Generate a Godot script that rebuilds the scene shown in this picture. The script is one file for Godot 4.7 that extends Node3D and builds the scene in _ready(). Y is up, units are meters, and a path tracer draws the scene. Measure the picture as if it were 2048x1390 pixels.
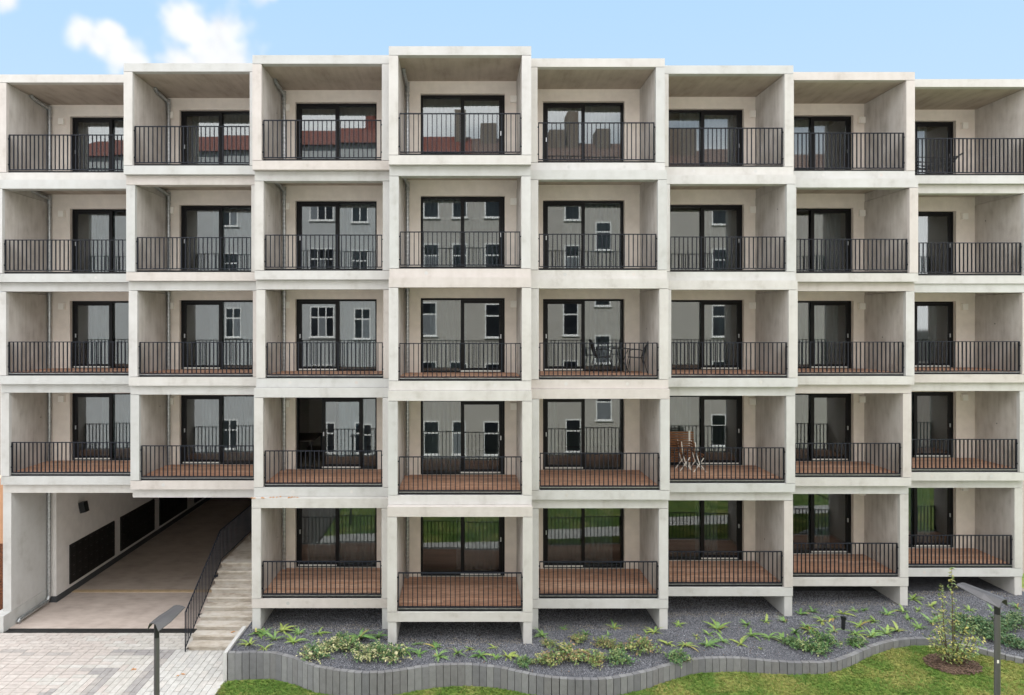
extends Node3D
# Courtyard front of an apartment block with staggered precast balconies. Units are metres, y is up, the camera stands at the origin.

var rng := RandomNumberGenerator.new()
var M := {}
var boxes := {}
var taken := {}

const ROW := ["top-floor", "third-floor", "second-floor", "first-floor", "ground-floor"]
const COL := ["leftmost", "second from left", "third from left", "fourth from left", "fifth from left", "sixth from left", "seventh from left", "rightmost"]
const NTH := ["first", "second", "third", "fourth", "fifth", "sixth", "seventh", "eighth", "ninth", "tenth", "eleventh", "twelfth", "thirteenth", "fourteenth", "fifteenth", "sixteenth", "seventeenth", "eighteenth", "nineteenth", "twentieth", "twenty-first", "twenty-second", "twenty-third", "twenty-fourth"]
const GROUND := ["leftmost", "second", "third", "fourth", "fifth", "rightmost"]

# plan of the block: party walls, window walls and balcony fronts
const XB := [-13.29, -9.293, -5.612, -1.943, 1.713, 5.368, 9.044, 12.7, 16.579]
const BK := [21.4, 20.76, 20.06, 19.33, 19.98, 20.65, 21.27, 21.85]
const FR := [
	[19.43, 18.6, 18.05, 17.48, 18.27, 18.76, 19.24, 19.79],
	[19.26, 18.74, 18.24, 17.64, 18.08, 18.63, 19.1, 19.93],
	[19.42, 18.88, 18.38, 17.48, 17.95, 18.52, 19.26, 19.98],
	[19.55, 18.98, 18.19, 17.34, 17.85, 18.66, 19.39, 20.08],
	[19.65, 19.11, 17.99, 17.15, 17.97, 18.79, 19.52, 20.27]]
const DOOR_AT := [0.92, 0.62, 0.64, 0.697, 0.585, 0.70, 0.69, 0.65]
const SASH_LEFT := [true, true, true, false, true, false, false, false]
const WALL_T := 0.239
const STOREY := 2.893
const PAVE_Y := -8.6
const BED_Y := -7.94

func ft(r: int) -> float: return 4.438 - STOREY * r
func under(r: int) -> float: return 4.19 - STOREY * r
func tb(r: int) -> float: return 6.992 if r == 0 else 3.935 - STOREY * (r - 1)
func tp(r: int) -> float: return 7.218 if r == 0 else 4.184 - STOREY * (r - 1)
func deck_y(r: int) -> float: return 4.527 - STOREY * r
func ceil_y(r: int) -> float: return 6.992 if r == 0 else under(r - 1)
func lawn_y(x: float) -> float: return -8.40 + 0.0285 * x

# ---------------------------------------------------------------- helpers
func numbered(n: String) -> String:
	if not taken.has(n):
		taken[n] = 0
		return n
	taken[n] += 1
	return "%s_%03d" % [n, taken[n]]

func tag(o: Node, label: String, category: String, group := "") -> void:
	o.set_meta("label", label)
	o.set_meta("category", category)
	if group != "":
		o.set_meta("group", group)

func thing(called: String, label: String, category: String, at: Vector3, group := "") -> Node3D:
	var o := Node3D.new()
	o.name = numbered(called)
	add_child(o)
	o.position = at
	tag(o, label, category, group)
	return o

func put(called: String, mesh: Mesh, m: Material, parent: Node3D, at := Vector3.ZERO) -> MeshInstance3D:
	var o := MeshInstance3D.new()
	o.name = numbered(called) if parent == self else called
	o.mesh = mesh
	if m:
		o.material_override = m
	parent.add_child(o, true)
	o.global_position = at
	return o

func structure(called: String, mesh: Mesh, m: Material, at := Vector3.ZERO) -> MeshInstance3D:
	var o := put(called, mesh, m, self, at)
	o.set_meta("kind", "structure")
	return o

func bmesh(size: Vector3) -> BoxMesh:
	var k := size.snapped(Vector3.ONE * 0.0005)
	if not boxes.has(k):
		var b := BoxMesh.new()
		b.size = k
		boxes[k] = b
	return boxes[k]

# box between two corners
func bx(called: String, a: Vector3, b: Vector3, m: Material, parent: Node3D) -> MeshInstance3D:
	return put(called, bmesh((b - a).abs()), m, parent, (a + b) / 2)

func st_new() -> SurfaceTool:
	var st := SurfaceTool.new()
	st.begin(Mesh.PRIMITIVE_TRIANGLES)
	return st

func sbox(st: SurfaceTool, a: Vector3, b: Vector3) -> void:
	st.append_from(bmesh((b - a).abs()), 0, Transform3D(Basis.IDENTITY, (a + b) / 2))

func sboxr(st: SurfaceTool, size: Vector3, at: Transform3D) -> void:
	st.append_from(bmesh(size), 0, at)

var cyl := {}
func scyl(st: SurfaceTool, a: Vector3, b: Vector3, r0: float, r1 := -1.0, sides := 8) -> void:
	if r1 < 0: r1 = r0
	var c := CylinderMesh.new()
	c.bottom_radius = r0
	c.top_radius = r1
	c.height = a.distance_to(b)
	c.radial_segments = sides
	c.rings = 0
	var y := (b - a).normalized()
	var x := y.cross(Vector3.FORWARD if absf(y.z) < 0.9 else Vector3.RIGHT).normalized()
	st.append_from(c, 0, Transform3D(Basis(x, y, x.cross(y)), (a + b) / 2))

func sball(st: SurfaceTool, at: Vector3, r: float, sides := 8) -> void:
	var s := SphereMesh.new()
	s.radius = r
	s.height = 2 * r
	s.radial_segments = sides
	s.rings = 4
	st.append_from(s, 0, Transform3D(Basis.IDENTITY, at))

func tube(st: SurfaceTool, pts: Array, r: float, sides := 8) -> void:
	for i in pts.size() - 1:
		scyl(st, pts[i], pts[i + 1], r, r, sides)
		if i > 0:
			sball(st, pts[i], r, sides)

func tri(st: SurfaceTool, a: Vector3, b: Vector3, c: Vector3) -> void:
	st.add_vertex(a)
	st.add_vertex(b)
	st.add_vertex(c)

func quad(st: SurfaceTool, a: Vector3, b: Vector3, c: Vector3, d: Vector3) -> void:
	tri(st, a, b, c)
	tri(st, a, c, d)

# ---------------------------------------------------------------- textures and materials
func rgb(r: float, g: float, b: float) -> Color:
	return Color(r / 255.0, g / 255.0, b / 255.0)

# sum of seamless noises [frequency, octaves, share, stretch], mapped on a colour ramp
func tex(size: int, layers: Array, ramp: Array, seed_at: int, contrast := 1.0, cells := false) -> ImageTexture:
	var sum := PackedFloat32Array()
	sum.resize(size * size)
	for l in layers:
		var n := FastNoiseLite.new()
		n.seed = seed_at
		seed_at += 7
		n.noise_type = FastNoiseLite.TYPE_CELLULAR if cells and l[0] > 0.05 else FastNoiseLite.TYPE_SIMPLEX_SMOOTH
		n.frequency = l[0]
		n.fractal_octaves = l[1]
		var stretch: int = l[3] if l.size() > 3 else 1
		var wide: int = size / stretch if stretch > 0 else size
		var high: int = size if stretch > 0 else size / -stretch
		var im := n.get_seamless_image(wide, high)
		im.convert(Image.FORMAT_L8)
		if stretch != 1:
			im.resize(size, size, Image.INTERPOLATE_CUBIC)
		var d := im.get_data()
		var w: float = l[2] / 255.0
		for i in size * size:
			sum[i] += d[i] * w
	var out := PackedByteArray()
	out.resize(size * size * 3)
	var steps := []
	for k in 256:
		var t := clampf((k / 255.0 - 0.5) * contrast + 0.5, 0.0, 1.0) * (ramp.size() - 1)
		var j := mini(int(t), ramp.size() - 2)
		steps.append((ramp[j] as Color).lerp(ramp[j + 1], t - j))
	for i in size * size:
		var c: Color = steps[clampi(int(sum[i] * 255.0), 0, 255)]
		out[3 * i] = int(c.r * 255)
		out[3 * i + 1] = int(c.g * 255)
		out[3 * i + 2] = int(c.b * 255)
	return ImageTexture.create_from_image(Image.create_from_data(size, size, false, Image.FORMAT_RGB8, out))

func normals(size: int, freq: float, octaves: int, strength: float, seed_at: int, cells := false) -> ImageTexture:
	var n := FastNoiseLite.new()
	n.seed = seed_at
	n.noise_type = FastNoiseLite.TYPE_CELLULAR if cells else FastNoiseLite.TYPE_SIMPLEX_SMOOTH
	n.frequency = freq
	n.fractal_octaves = octaves
	var im := n.get_seamless_image(size, size)
	im.convert(Image.FORMAT_L8)
	im.bump_map_to_normal_map(strength)
	return ImageTexture.create_from_image(im)

func mat(called: String, color: Color, rough: float, t: Texture2D = null, scale := Vector3.ONE, metal := 0.0, world := true) -> StandardMaterial3D:
	var m := StandardMaterial3D.new()
	m.resource_name = called
	m.albedo_color = color
	m.roughness = rough
	m.metallic = metal
	if t:
		m.albedo_texture = t
		m.uv1_triplanar = true
		m.uv1_world_triplanar = world
		m.uv1_scale = scale
	M[called] = m
	return m

func make_materials() -> void:
	var w := Color(1, 1, 1)
	var conc := tex(1024, [[0.0035, 4, 0.42], [0.02, 3, 0.2], [0.15, 2, 0.13], [0.012, 3, 0.25, -8]], [Color(0.88, 0.87, 0.855), Color(0.955, 0.95, 0.943), Color(0.985, 0.982, 0.978), w], 11, 1.5)
	var raw := tex(1024, [[0.004, 4, 0.4], [0.012, 4, 0.35, -6], [0.09, 3, 0.25]], [Color(0.80, 0.785, 0.77), Color(0.91, 0.90, 0.89), Color(0.97, 0.965, 0.96), w], 31, 1.5)
	var fine := tex(512, [[0.01, 3, 0.5], [0.2, 2, 0.5]], [Color(0.93, 0.93, 0.93), w], 51, 1.4)
	var tints := [rgb(197, 197, 196), rgb(200, 198, 195), rgb(193, 194, 193), rgb(201, 200, 199), rgb(200, 194, 190)]
	for i in 5:
		var m := mat("concrete_%d" % i, tints[i], 0.88, conc, Vector3.ONE * [0.21, 0.24, 0.19, 0.23, 0.26][i])
		m.uv1_offset = Vector3(i * 0.37, i * 0.21, i * 0.13)
	var wt := [rgb(204, 200, 196), rgb(201, 197, 193), rgb(207, 202, 197)]
	for i in 3:
		var m := mat("raw_concrete_%d" % i, wt[i], 0.9, raw, Vector3(0.4, 0.3, 0.4))
		m.uv1_offset = Vector3(i * 0.31, i * 0.17, i * 0.43)
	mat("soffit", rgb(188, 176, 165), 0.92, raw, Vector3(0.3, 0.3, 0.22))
	var pl := mat("plaster", rgb(240, 231, 222), 0.95, fine, Vector3.ONE * 0.6)
	pl.normal_enabled = true
	pl.normal_texture = normals(512, 0.3, 2, 2.0, 3)
	pl.normal_scale = 0.25
	mat("white_plaster", rgb(228, 224, 221), 0.95, fine, Vector3.ONE * 0.5)
	mat("anthracite", rgb(30, 34, 43), 0.5).metallic_specular = 0.35
	mat("frame_black", rgb(17, 17, 20), 0.5).metallic_specular = 0.35
	mat("aluminium", rgb(205, 208, 212), 0.38, null, w_scale(), 0.7)
	var zinc := tex(256, [[0.02, 3, 1.0]], [Color(0.8, 0.8, 0.8), w], 71, 1.6)
	mat("zinc", rgb(198, 202, 204), 0.36, zinc, Vector3.ONE * 2.0, 0.75)
	mat("white_box", rgb(244, 240, 234), 0.5)
	var glass := mat("glass", Color(0.66, 0.71, 0.72, 0.0), 0.0)
	glass.transparency = BaseMaterial3D.TRANSPARENCY_ALPHA
	glass.refraction_enabled = true
	glass.refraction_scale = 0.1
	var wood := tex(512, [[0.01, 3, 0.3], [0.06, 4, 0.7, 12]], [rgb(150, 135, 125), rgb(215, 200, 190), rgb(255, 250, 245)], 91, 1.6)
	var wc := [rgb(226, 190, 167), rgb(214, 174, 150), rgb(234, 202, 180), rgb(220, 180, 154), rgb(204, 170, 150)]
	for i in 5:
		var m := mat("deck_wood_%d" % i, wc[i], 0.75, wood, Vector3(0.5, 3.0, 3.0))
		m.uv1_offset = Vector3(i * 0.23, i * 0.4, i * 0.77)
	var fab := mat("curtain", rgb(205, 208, 209), 0.95)
	fab.backlight = Color(0.35, 0.35, 0.34)
	mat("room_wall", rgb(205, 202, 196), 0.95)
	mat("room_floor", rgb(150, 140, 128), 0.6)
	var gr := tex(512, [[0.09, 2, 0.7], [0.012, 3, 0.3]], [rgb(72, 73, 77), rgb(112, 113, 118), rgb(145, 146, 151)], 111, 1.5, true)
	var gm := mat("gravel", rgb(205, 206, 212), 0.95, gr, Vector3.ONE * 0.9)
	gm.normal_enabled = true
	gm.normal_texture = normals(512, 0.09, 1, 10.0, 115, true)
	var st := mat("stones", w, 0.95)
	st.vertex_color_use_as_albedo = true
	var pal := tex(512, [[0.01, 3, 0.5], [0.08, 3, 0.5]], [Color(0.86, 0.86, 0.86), Color(0.95, 0.95, 0.95), w], 131, 1.4)
	var pc := [rgb(132, 132, 134), rgb(122, 122, 125), rgb(140, 140, 141), rgb(128, 127, 128)]
	for i in 4:
		mat("palisade_%d" % i, pc[i], 0.9, pal, Vector3.ONE * (0.8 + 0.1 * i))
	var pvc := [rgb(201, 192, 186), rgb(197, 188, 182), rgb(205, 197, 191), rgb(199, 189, 183), rgb(202, 197, 191), rgb(198, 194, 188), rgb(206, 202, 197), rgb(202, 200, 196), rgb(208, 206, 202), rgb(196, 194, 191), rgb(170, 166, 164), rgb(162, 158, 157), rgb(178, 172, 168)]
	for i in pvc.size():
		mat("paver_%d" % i, pvc[i], 0.9, pal, Vector3.ONE * 0.9)
	mat("joint_sand", rgb(96, 90, 84), 1.0, pal, Vector3.ONE * 1.5)
	var drive := tex(1024, [[0.004, 4, 0.5], [0.02, 3, 0.3, 4], [0.15, 2, 0.2]], [rgb(205, 198, 194), rgb(232, 227, 223), rgb(250, 247, 245)], 151, 1.3)
	mat("driveway", rgb(208, 197, 190), 0.9, drive, Vector3.ONE * 0.3)
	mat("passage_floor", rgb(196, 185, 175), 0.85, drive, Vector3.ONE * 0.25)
	var step := tex(512, [[0.006, 4, 0.5, 4], [0.02, 3, 0.5]], [rgb(196, 186, 176), rgb(228, 222, 214), rgb(248, 245, 241), w], 171, 1.5)
	mat("step_concrete", rgb(205, 200, 193), 0.9, step, Vector3.ONE * 0.3)
	var sd := mat("stair_side", rgb(190, 184, 175), 0.9, conc, Vector3.ONE * 0.3)
	sd.uv1_offset = Vector3(0.1, 0.6, 0.2)
	mat("dark_plinth", rgb(70, 72, 76), 0.85, fine, Vector3.ONE)
	mat("mailbox_black", rgb(22, 21, 20), 0.5)
	mat("ochre_strip", rgb(206, 180, 146), 0.85, pal, Vector3.ONE * 0.8)
	mat("drain_iron", rgb(58, 58, 58), 0.7, pal, Vector3.ONE * 2.0, 0.3)
	var lawn := tex(1024, [[0.004, 4, 0.55], [0.03, 3, 0.25], [0.25, 2, 0.2]], [rgb(62, 92, 32), rgb(82, 112, 40), rgb(112, 128, 56), rgb(150, 146, 84)], 191, 1.7)
	mat("lawn", w, 1.0, lawn, Vector3.ONE * 0.16)
	var bl := mat("grass_blades", w, 0.8)
	bl.vertex_color_use_as_albedo = true
	bl.backlight = Color(0.25, 0.25, 0.2)
	var lf := mat("leaves", w, 0.6)
	lf.vertex_color_use_as_albedo = true
	lf.backlight = Color(0.3, 0.3, 0.25)
	mat("stem", rgb(94, 78, 58), 0.9)
	var mul := tex(256, [[0.06, 3, 0.6, 3], [0.15, 2, 0.4]], [rgb(58, 44, 36), rgb(104, 84, 70), rgb(150, 128, 112)], 211, 1.6)
	mat("mulch", w, 1.0, mul, Vector3.ONE * 1.6)
	mat("lamp_metal", rgb(96, 95, 97), 0.45, null, w_scale(), 0.5)
	mat("black_metal", rgb(34, 36, 38), 0.5, null, w_scale(), 0.3)
	mat("white_metal", rgb(232, 230, 224), 0.45)
	mat("brown_slat", rgb(150, 108, 74), 0.7, wood, Vector3(0.8, 4, 4))
	mat("facade_beige", rgb(181, 177, 170), 0.95, fine, Vector3.ONE * 0.3)
	mat("facade_grey", rgb(190, 192, 192), 0.95, fine, Vector3.ONE * 0.3)
	mat("window_white", rgb(230, 230, 228), 0.6)
	mat("window_dark", rgb(30, 33, 38), 0.08)
	mat("window_curtained", rgb(120, 124, 128), 0.15)
	var tiles := tex(256, [[0.03, 2, 0.4], [0.1, 2, 0.6, 6]], [rgb(84, 42, 34), rgb(118, 60, 46), rgb(136, 76, 58)], 231, 1.5)
	mat("roof_red", w, 0.85, tiles, Vector3.ONE * 0.5)
	mat("roof_brown", rgb(122, 100, 90), 0.85, pal, Vector3.ONE * 0.6)
	mat("chimney", rgb(128, 116, 104), 0.95, pal, Vector3.ONE)
	mat("neighbour_salmon", rgb(196, 150, 116), 0.95, fine, Vector3.ONE * 0.4)
	mat("fence_wood", rgb(128, 82, 52), 0.85, wood, Vector3(3, 0.5, 3))
	mat("light_path", rgb(205, 202, 196), 0.9, pal, Vector3.ONE * 0.8)
	mat("earth", rgb(104, 96, 86), 1.0, pal, Vector3.ONE * 0.4)
	mat("desk_dark", rgb(60, 52, 46), 0.5)
	mat("leaf_litter", rgb(196, 140, 84), 0.9)

func w_scale() -> Vector3: return Vector3.ONE

# ---------------------------------------------------------------- sky
func make_sky() -> PanoramaSkyMaterial:
	var w := 2048
	var h := 1024
	var im := Image.create(w, h, false, Image.FORMAT_RGBF)
	var n := FastNoiseLite.new()
	n.seed = 5
	n.noise_type = FastNoiseLite.TYPE_SIMPLEX_SMOOTH
	n.frequency = 1.4
	n.fractal_octaves = 5
	var puffs := [[Vector3(-0.375, 0.40, -1), 0.075], [Vector3(-0.40, 0.435, -1), 0.045], [Vector3(-0.345, 0.385, -1), 0.06], [Vector3(-0.41, 0.385, -1), 0.055], [Vector3(-0.36, 0.43, -1), 0.045],
		[Vector3(-0.56, 0.432, -1), 0.026], [Vector3(-0.53, 0.418, -1), 0.03], [Vector3(-0.505, 0.40, -1), 0.03], [Vector3(-0.48, 0.39, -1), 0.03], [Vector3(-0.515, 0.435, -1), 0.018],
		[Vector3(-0.29, 0.492, -1), 0.025], [Vector3(-0.67, 0.485, -1), 0.022]]
	for p in puffs:
		p[0] = (p[0] as Vector3).normalized()
	var low := Color(0.68, 0.86, 1.02)
	var high := Color(0.30, 0.60, 0.98)
	for y in h:
		var el := (0.5 - (y + 0.5) / h) * PI
		for x in w:
			var az := (x + 0.5) / w * TAU
			var d := Vector3(sin(az) * cos(el), sin(el), -cos(az) * cos(el))
			var c: Color
			if d.y < 0:
				c = Color(0.30, 0.29, 0.27)
			else:
				c = low.lerp(high, clampf(pow(d.y, 0.9) * 1.15, 0, 1))
				var v := n.get_noise_3d(d.x * 1.3, d.y * 2.6, d.z * 1.3)
				# broken white cloud over the rest of the sky; the part in view is mostly clear
				var ahead := clampf((-d.z - 0.35) * 2.2, 0, 1)
				var cover := smoothstep(-0.45, 0.25, v + 0.22 - 1.5 * ahead) * 0.92
				var puff := -9.0
				for p in puffs:
					puff = maxf(puff, 1.0 - d.distance_to(p[0]) / p[1])
				if puff > -0.6:
					var f := n.get_noise_3d(d.x * 9, d.y * 9, d.z * 9)
					var g := n.get_noise_3d(d.x * 24, d.y * 24, d.z * 24)
					c = c.lerp(Color(0.99, 1.0, 1.02) * (1.0 + 0.12 * g), 0.96 * smoothstep(-0.05, 0.75, puff * 1.25 + f * 0.6 + g * 0.3 - 0.12))
				c = c.lerp(Color(3.5, 3.48, 3.45), cover)
			im.set_pixel(x, y, c)
	var m := PanoramaSkyMaterial.new()
	m.panorama = ImageTexture.create_from_image(im)
	return m

# ---------------------------------------------------------------- the block
var building: Node3D

func conc() -> Material: return M["concrete_%d" % rng.randi_range(0, 4)]
func raw() -> Material: return M["raw_concrete_%d" % rng.randi_range(0, 2)]

func balcony_box(c: int, r: int) -> void:
	var x0: float = XB[c] + 0.003
	var x1: float = XB[c + 1] - 0.003
	var zf: float = -FR[r][c]
	var zb: float = -BK[c]
	var g := 0.012
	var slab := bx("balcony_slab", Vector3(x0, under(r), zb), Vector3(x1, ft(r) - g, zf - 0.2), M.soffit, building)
	var edge := bx("edge_beam", Vector3(x0, under(r), zf - 0.2), Vector3(x1, ft(r) - g, zf), conc(), slab)
	for side in 2:
		var a: float = x0 if side == 0 else x1 - WALL_T
		var top: float = tb(r) - g
		bx("side_wall", Vector3(a, ft(r), zb), Vector3(a + WALL_T, top, zf - 0.12), raw(), slab)
		bx("wall_end", Vector3(a, ft(r), zf - 0.12), Vector3(a + WALL_T, top, zf), conc(), slab)
		if r > 0:
			var inner: float = a if side == 0 else a + 0.01
			bx("wall_head", Vector3(inner, tb(r), zb), Vector3(inner + WALL_T - 0.01, tp(r), zf - 0.3), M["raw_concrete_1"], slab)
	if r == 0:
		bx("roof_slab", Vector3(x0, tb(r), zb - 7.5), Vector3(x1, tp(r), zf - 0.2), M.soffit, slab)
		bx("lintel", Vector3(x0, tb(r), zf - 0.2), Vector3(x1, tp(r), zf), conc(), slab)
	else:
		bx("lintel", Vector3(x0, tb(r), zf - 0.3), Vector3(x1, tp(r), zf), conc(), slab)
	# round plugs of the lifting anchors on some beams
	if rng.randf() < 0.6:
		for k in [0.27, 0.73]:
			var st := st_new()
			var p := Vector3(lerpf(x0, x1, k + rng.randf_range(-0.03, 0.03)), under(r) + 0.125, zf)
			scyl(st, p + Vector3(0, 0, -0.01), p + Vector3(0, 0, 0.002), 0.045, 0.045, 16)
			put("anchor_plug", st.commit(), conc(), slab)
	# small tie holes left in the side walls
	for side in 2:
		if rng.randf() < 0.55:
			var a: float = x0 + WALL_T if side == 0 else x1 - WALL_T
			var n := 1.0 if side == 0 else -1.0
			var p := Vector3(a, ft(r) + rng.randf_range(0.9, 2.0), lerpf(zf, zb, rng.randf_range(0.25, 0.8)))
			var st := st_new()
			scyl(st, p - Vector3(n * 0.01, 0, 0), p + Vector3(n * 0.0015, 0, 0), 0.02, 0.02, 12)
			put("tie_hole", st.commit(), M.dark_plinth, slab)
	if r == 4:
		for side in 2:
			var a: float = x0 + 0.012 if side == 0 else x1 - WALL_T + 0.012
			bx("support_leg", Vector3(a, BED_Y - 0.4, zb + 0.15), Vector3(a + WALL_T - 0.024, under(r) - g, zf - 0.015), conc(), slab)

func window_wall(c: int, r: int) -> void:
	var x0: float = XB[c]
	var x1: float = XB[c + 1]
	var zb: float = -BK[c]
	var lo: float = under(r)
	var hi: float = 7.21 if r == 0 else under(r - 1)
	var o0: float = x0 + DOOR_AT[c]
	var o1: float = o0 + 2.39
	var ob: float = deck_y(r) - 0.02
	var ot: float = deck_y(r) + 2.11
	var st := st_new()
	sbox(st, Vector3(x0, lo, zb - 0.32), Vector3(o0, hi, zb - 0.001))
	sbox(st, Vector3(o1, lo, zb - 0.32), Vector3(x1, hi, zb - 0.001))
	sbox(st, Vector3(o0, ot, zb - 0.32), Vector3(o1, hi, zb - 0.001))
	sbox(st, Vector3(o0, lo, zb - 0.32), Vector3(o1, ob, zb - 0.001))
	put("window_wall", st.commit(), M.plaster, building)
	sliding_door(c, r, o0, o1, ob, ot, zb - 0.13)
	# small white ventilation cover beside the door
	if c != 4:
		var vx: float = o0 - 0.24 if c < 3 else o1 + 0.24
		var v := bx("vent_cover", Vector3(vx - 0.085, deck_y(r) + 1.84, zb), Vector3(vx + 0.085, deck_y(r) + 2.03, zb + 0.09), M.white_box, building)
		bx("vent_lip", Vector3(vx - 0.105, deck_y(r) + 1.82, zb + 0.001), Vector3(vx + 0.105, deck_y(r) + 2.05, zb + 0.02), M.plaster, v)
	if rng.randf() < 0.8 and r > 0:
		var sx: float = o0 - 0.2 if c < 3 else o1 + 0.22
		bx("outdoor_socket", Vector3(sx - 0.04, deck_y(r) + 0.32, zb), Vector3(sx + 0.04, deck_y(r) + 0.40, zb + 0.02), M.plaster, building)

func pane_mesh(w: float, h: float) -> ArrayMesh:
	var st := st_new()
	sboxr(st, Vector3(w, h, 0.03), Transform3D.IDENTITY)
	return st.commit()

func sliding_door(c: int, r: int, x0: float, x1: float, y0: float, y1: float, z: float) -> void:
	var open := c == 2 and r == 3
	var st := st_new()
	var f := 0.055
	sbox(st, Vector3(x0, y0, z - 0.14), Vector3(x0 + f, y1, z))
	sbox(st, Vector3(x1 - f, y0, z - 0.14), Vector3(x1, y1, z))
	sbox(st, Vector3(x0 + f, y1 - f, z - 0.14), Vector3(x1 - f, y1, z))
	sbox(st, Vector3(x0 + f, y0, z - 0.14), Vector3(x1 - f, y0 + 0.05, z))
	var left: bool = SASH_LEFT[c]
	var mid := (x0 + x1) / 2
	# fixed light: a mullion in the middle and glass held by the outer frame
	var mx0 := mid - 0.045
	sbox(st, Vector3(mx0, y0 + 0.05, z - 0.14), Vector3(mx0 + 0.09, y1 - f, z - 0.075))
	var door := put("sliding_door", st.commit(), M.frame_black, building)
	var gx0: float = mx0 + 0.09 if left else x0 + f
	var gx1: float = x1 - f if left else mx0
	var fixed := put("fixed_pane", pane_mesh(gx1 - gx0, y1 - f - y0 - 0.05), M.glass, door, Vector3((gx0 + gx1) / 2, (y0 + 0.05 + y1 - f) / 2, z - 0.11))
	# sliding sash, in front of the fixed light
	var sx0: float = x0 + f + 0.004 if left else mid - 0.055
	var sx1: float = mid + 0.055 if left else x1 - f - 0.004
	if open:
		sx0 += 0.70
		sx1 += 0.70
	var s := 0.1
	var zs := z - 0.01
	var ss := st_new()
	var sy0 := y0 + 0.055
	var sy1 := y1 - f - 0.004
	sbox(ss, Vector3(sx0, sy0, zs - 0.055), Vector3(sx0 + s, sy1, zs))
	sbox(ss, Vector3(sx1 - s, sy0, zs - 0.055), Vector3(sx1, sy1, zs))
	sbox(ss, Vector3(sx0 + s, sy1 - 0.085, zs - 0.055), Vector3(sx1 - s, sy1, zs))
	sbox(ss, Vector3(sx0 + s, sy0, zs - 0.055), Vector3(sx1 - s, sy0 + 0.085, zs))
	put("sash", ss.commit(), M.frame_black, door)
	fixed.rotation = Vector3(rng.randf_range(-0.002, 0.002), rng.randf_range(-0.003, 0.003), 0)
	var moving := put("sash_pane", pane_mesh(sx1 - sx0 - 2 * s, sy1 - sy0 - 0.17), M.glass, door, Vector3((sx0 + sx1) / 2, (sy0 + sy1) / 2, zs - 0.03))
	moving.rotation = Vector3(rng.randf_range(-0.002, 0.002), rng.randf_range(-0.003, 0.003), 0)
	var hx: float = sx0 + s * 0.5 if left else sx1 - s * 0.5
	bx("door_handle", Vector3(hx - 0.012, y0 + 0.98, zs), Vector3(hx + 0.012, y0 + 1.10, zs + 0.035), M.aluminium, door)
	bx("threshold", Vector3(sx0, y0 + 0.035, z), Vector3(sx0 + 1.13, y0 + 0.075, z + 0.025), M.white_metal, door)

func railing(c: int, r: int, single: bool) -> void:
	var x0: float = XB[c] + WALL_T + 0.03
	var x1: float = XB[c + 1] - WALL_T - 0.03
	var z: float = -FR[r][c] - 0.09
	var yb: float = ft(r) + 0.10
	var yt: float = ft(r) + (1.09 if r == 0 else 0.96)
	var st := st_new()
	sbox(st, Vector3(x0, yt - 0.022, z - 0.025), Vector3(x1, yt, z + 0.025))
	sbox(st, Vector3(x0, yb - 0.022, z - 0.025), Vector3(x1, yb, z + 0.025))
	for x in [x0, x1 - 0.02]:
		sbox(st, Vector3(x, yb, z - 0.025), Vector3(x + 0.02, yt - 0.022, z + 0.025))
	# brackets to the side walls
	for y in [yb + 0.12, yt - 0.14]:
		sbox(st, Vector3(x0 - 0.035, y, z - 0.02), Vector3(x0, y + 0.03, z + 0.02))
		sbox(st, Vector3(x1, y, z - 0.02), Vector3(x1 + 0.035, y + 0.03, z + 0.02))
	var rail := put("railing", st.commit(), M.anthracite, building)
	if r >= 2:
		bx("gutter_edge", Vector3(x0, ft(r) + 0.046, z - 0.05), Vector3(x1, ft(r) + 0.056, z + 0.03), M.zinc, rail)
	bx("edge_profile", Vector3(x0, ft(r) - 0.011, z - 0.1), Vector3(x1, ft(r) + 0.046, z + 0.028), M.frame_black, rail)
	var n := int(round((x1 - x0) / 0.119))
	var bar := Vector3(0.019, yt - yb - 0.022, 0.038)
	if single:
		for i in range(1, n):
			put("baluster", bmesh(bar), M.anthracite, rail, Vector3(lerpf(x0 + 0.01, x1 - 0.01, float(i) / n), (yb + yt - 0.022) / 2, z))
	else:
		var bs := st_new()
		for i in range(1, n):
			sboxr(bs, bar, Transform3D(Basis.IDENTITY, Vector3(lerpf(x0 + 0.01, x1 - 0.01, float(i) / n), (yb + yt - 0.022) / 2, z)))
		var o := put("baluster_row", bs.commit(), M.anthracite, rail)
		o.set_meta("kind", "stuff")

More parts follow.
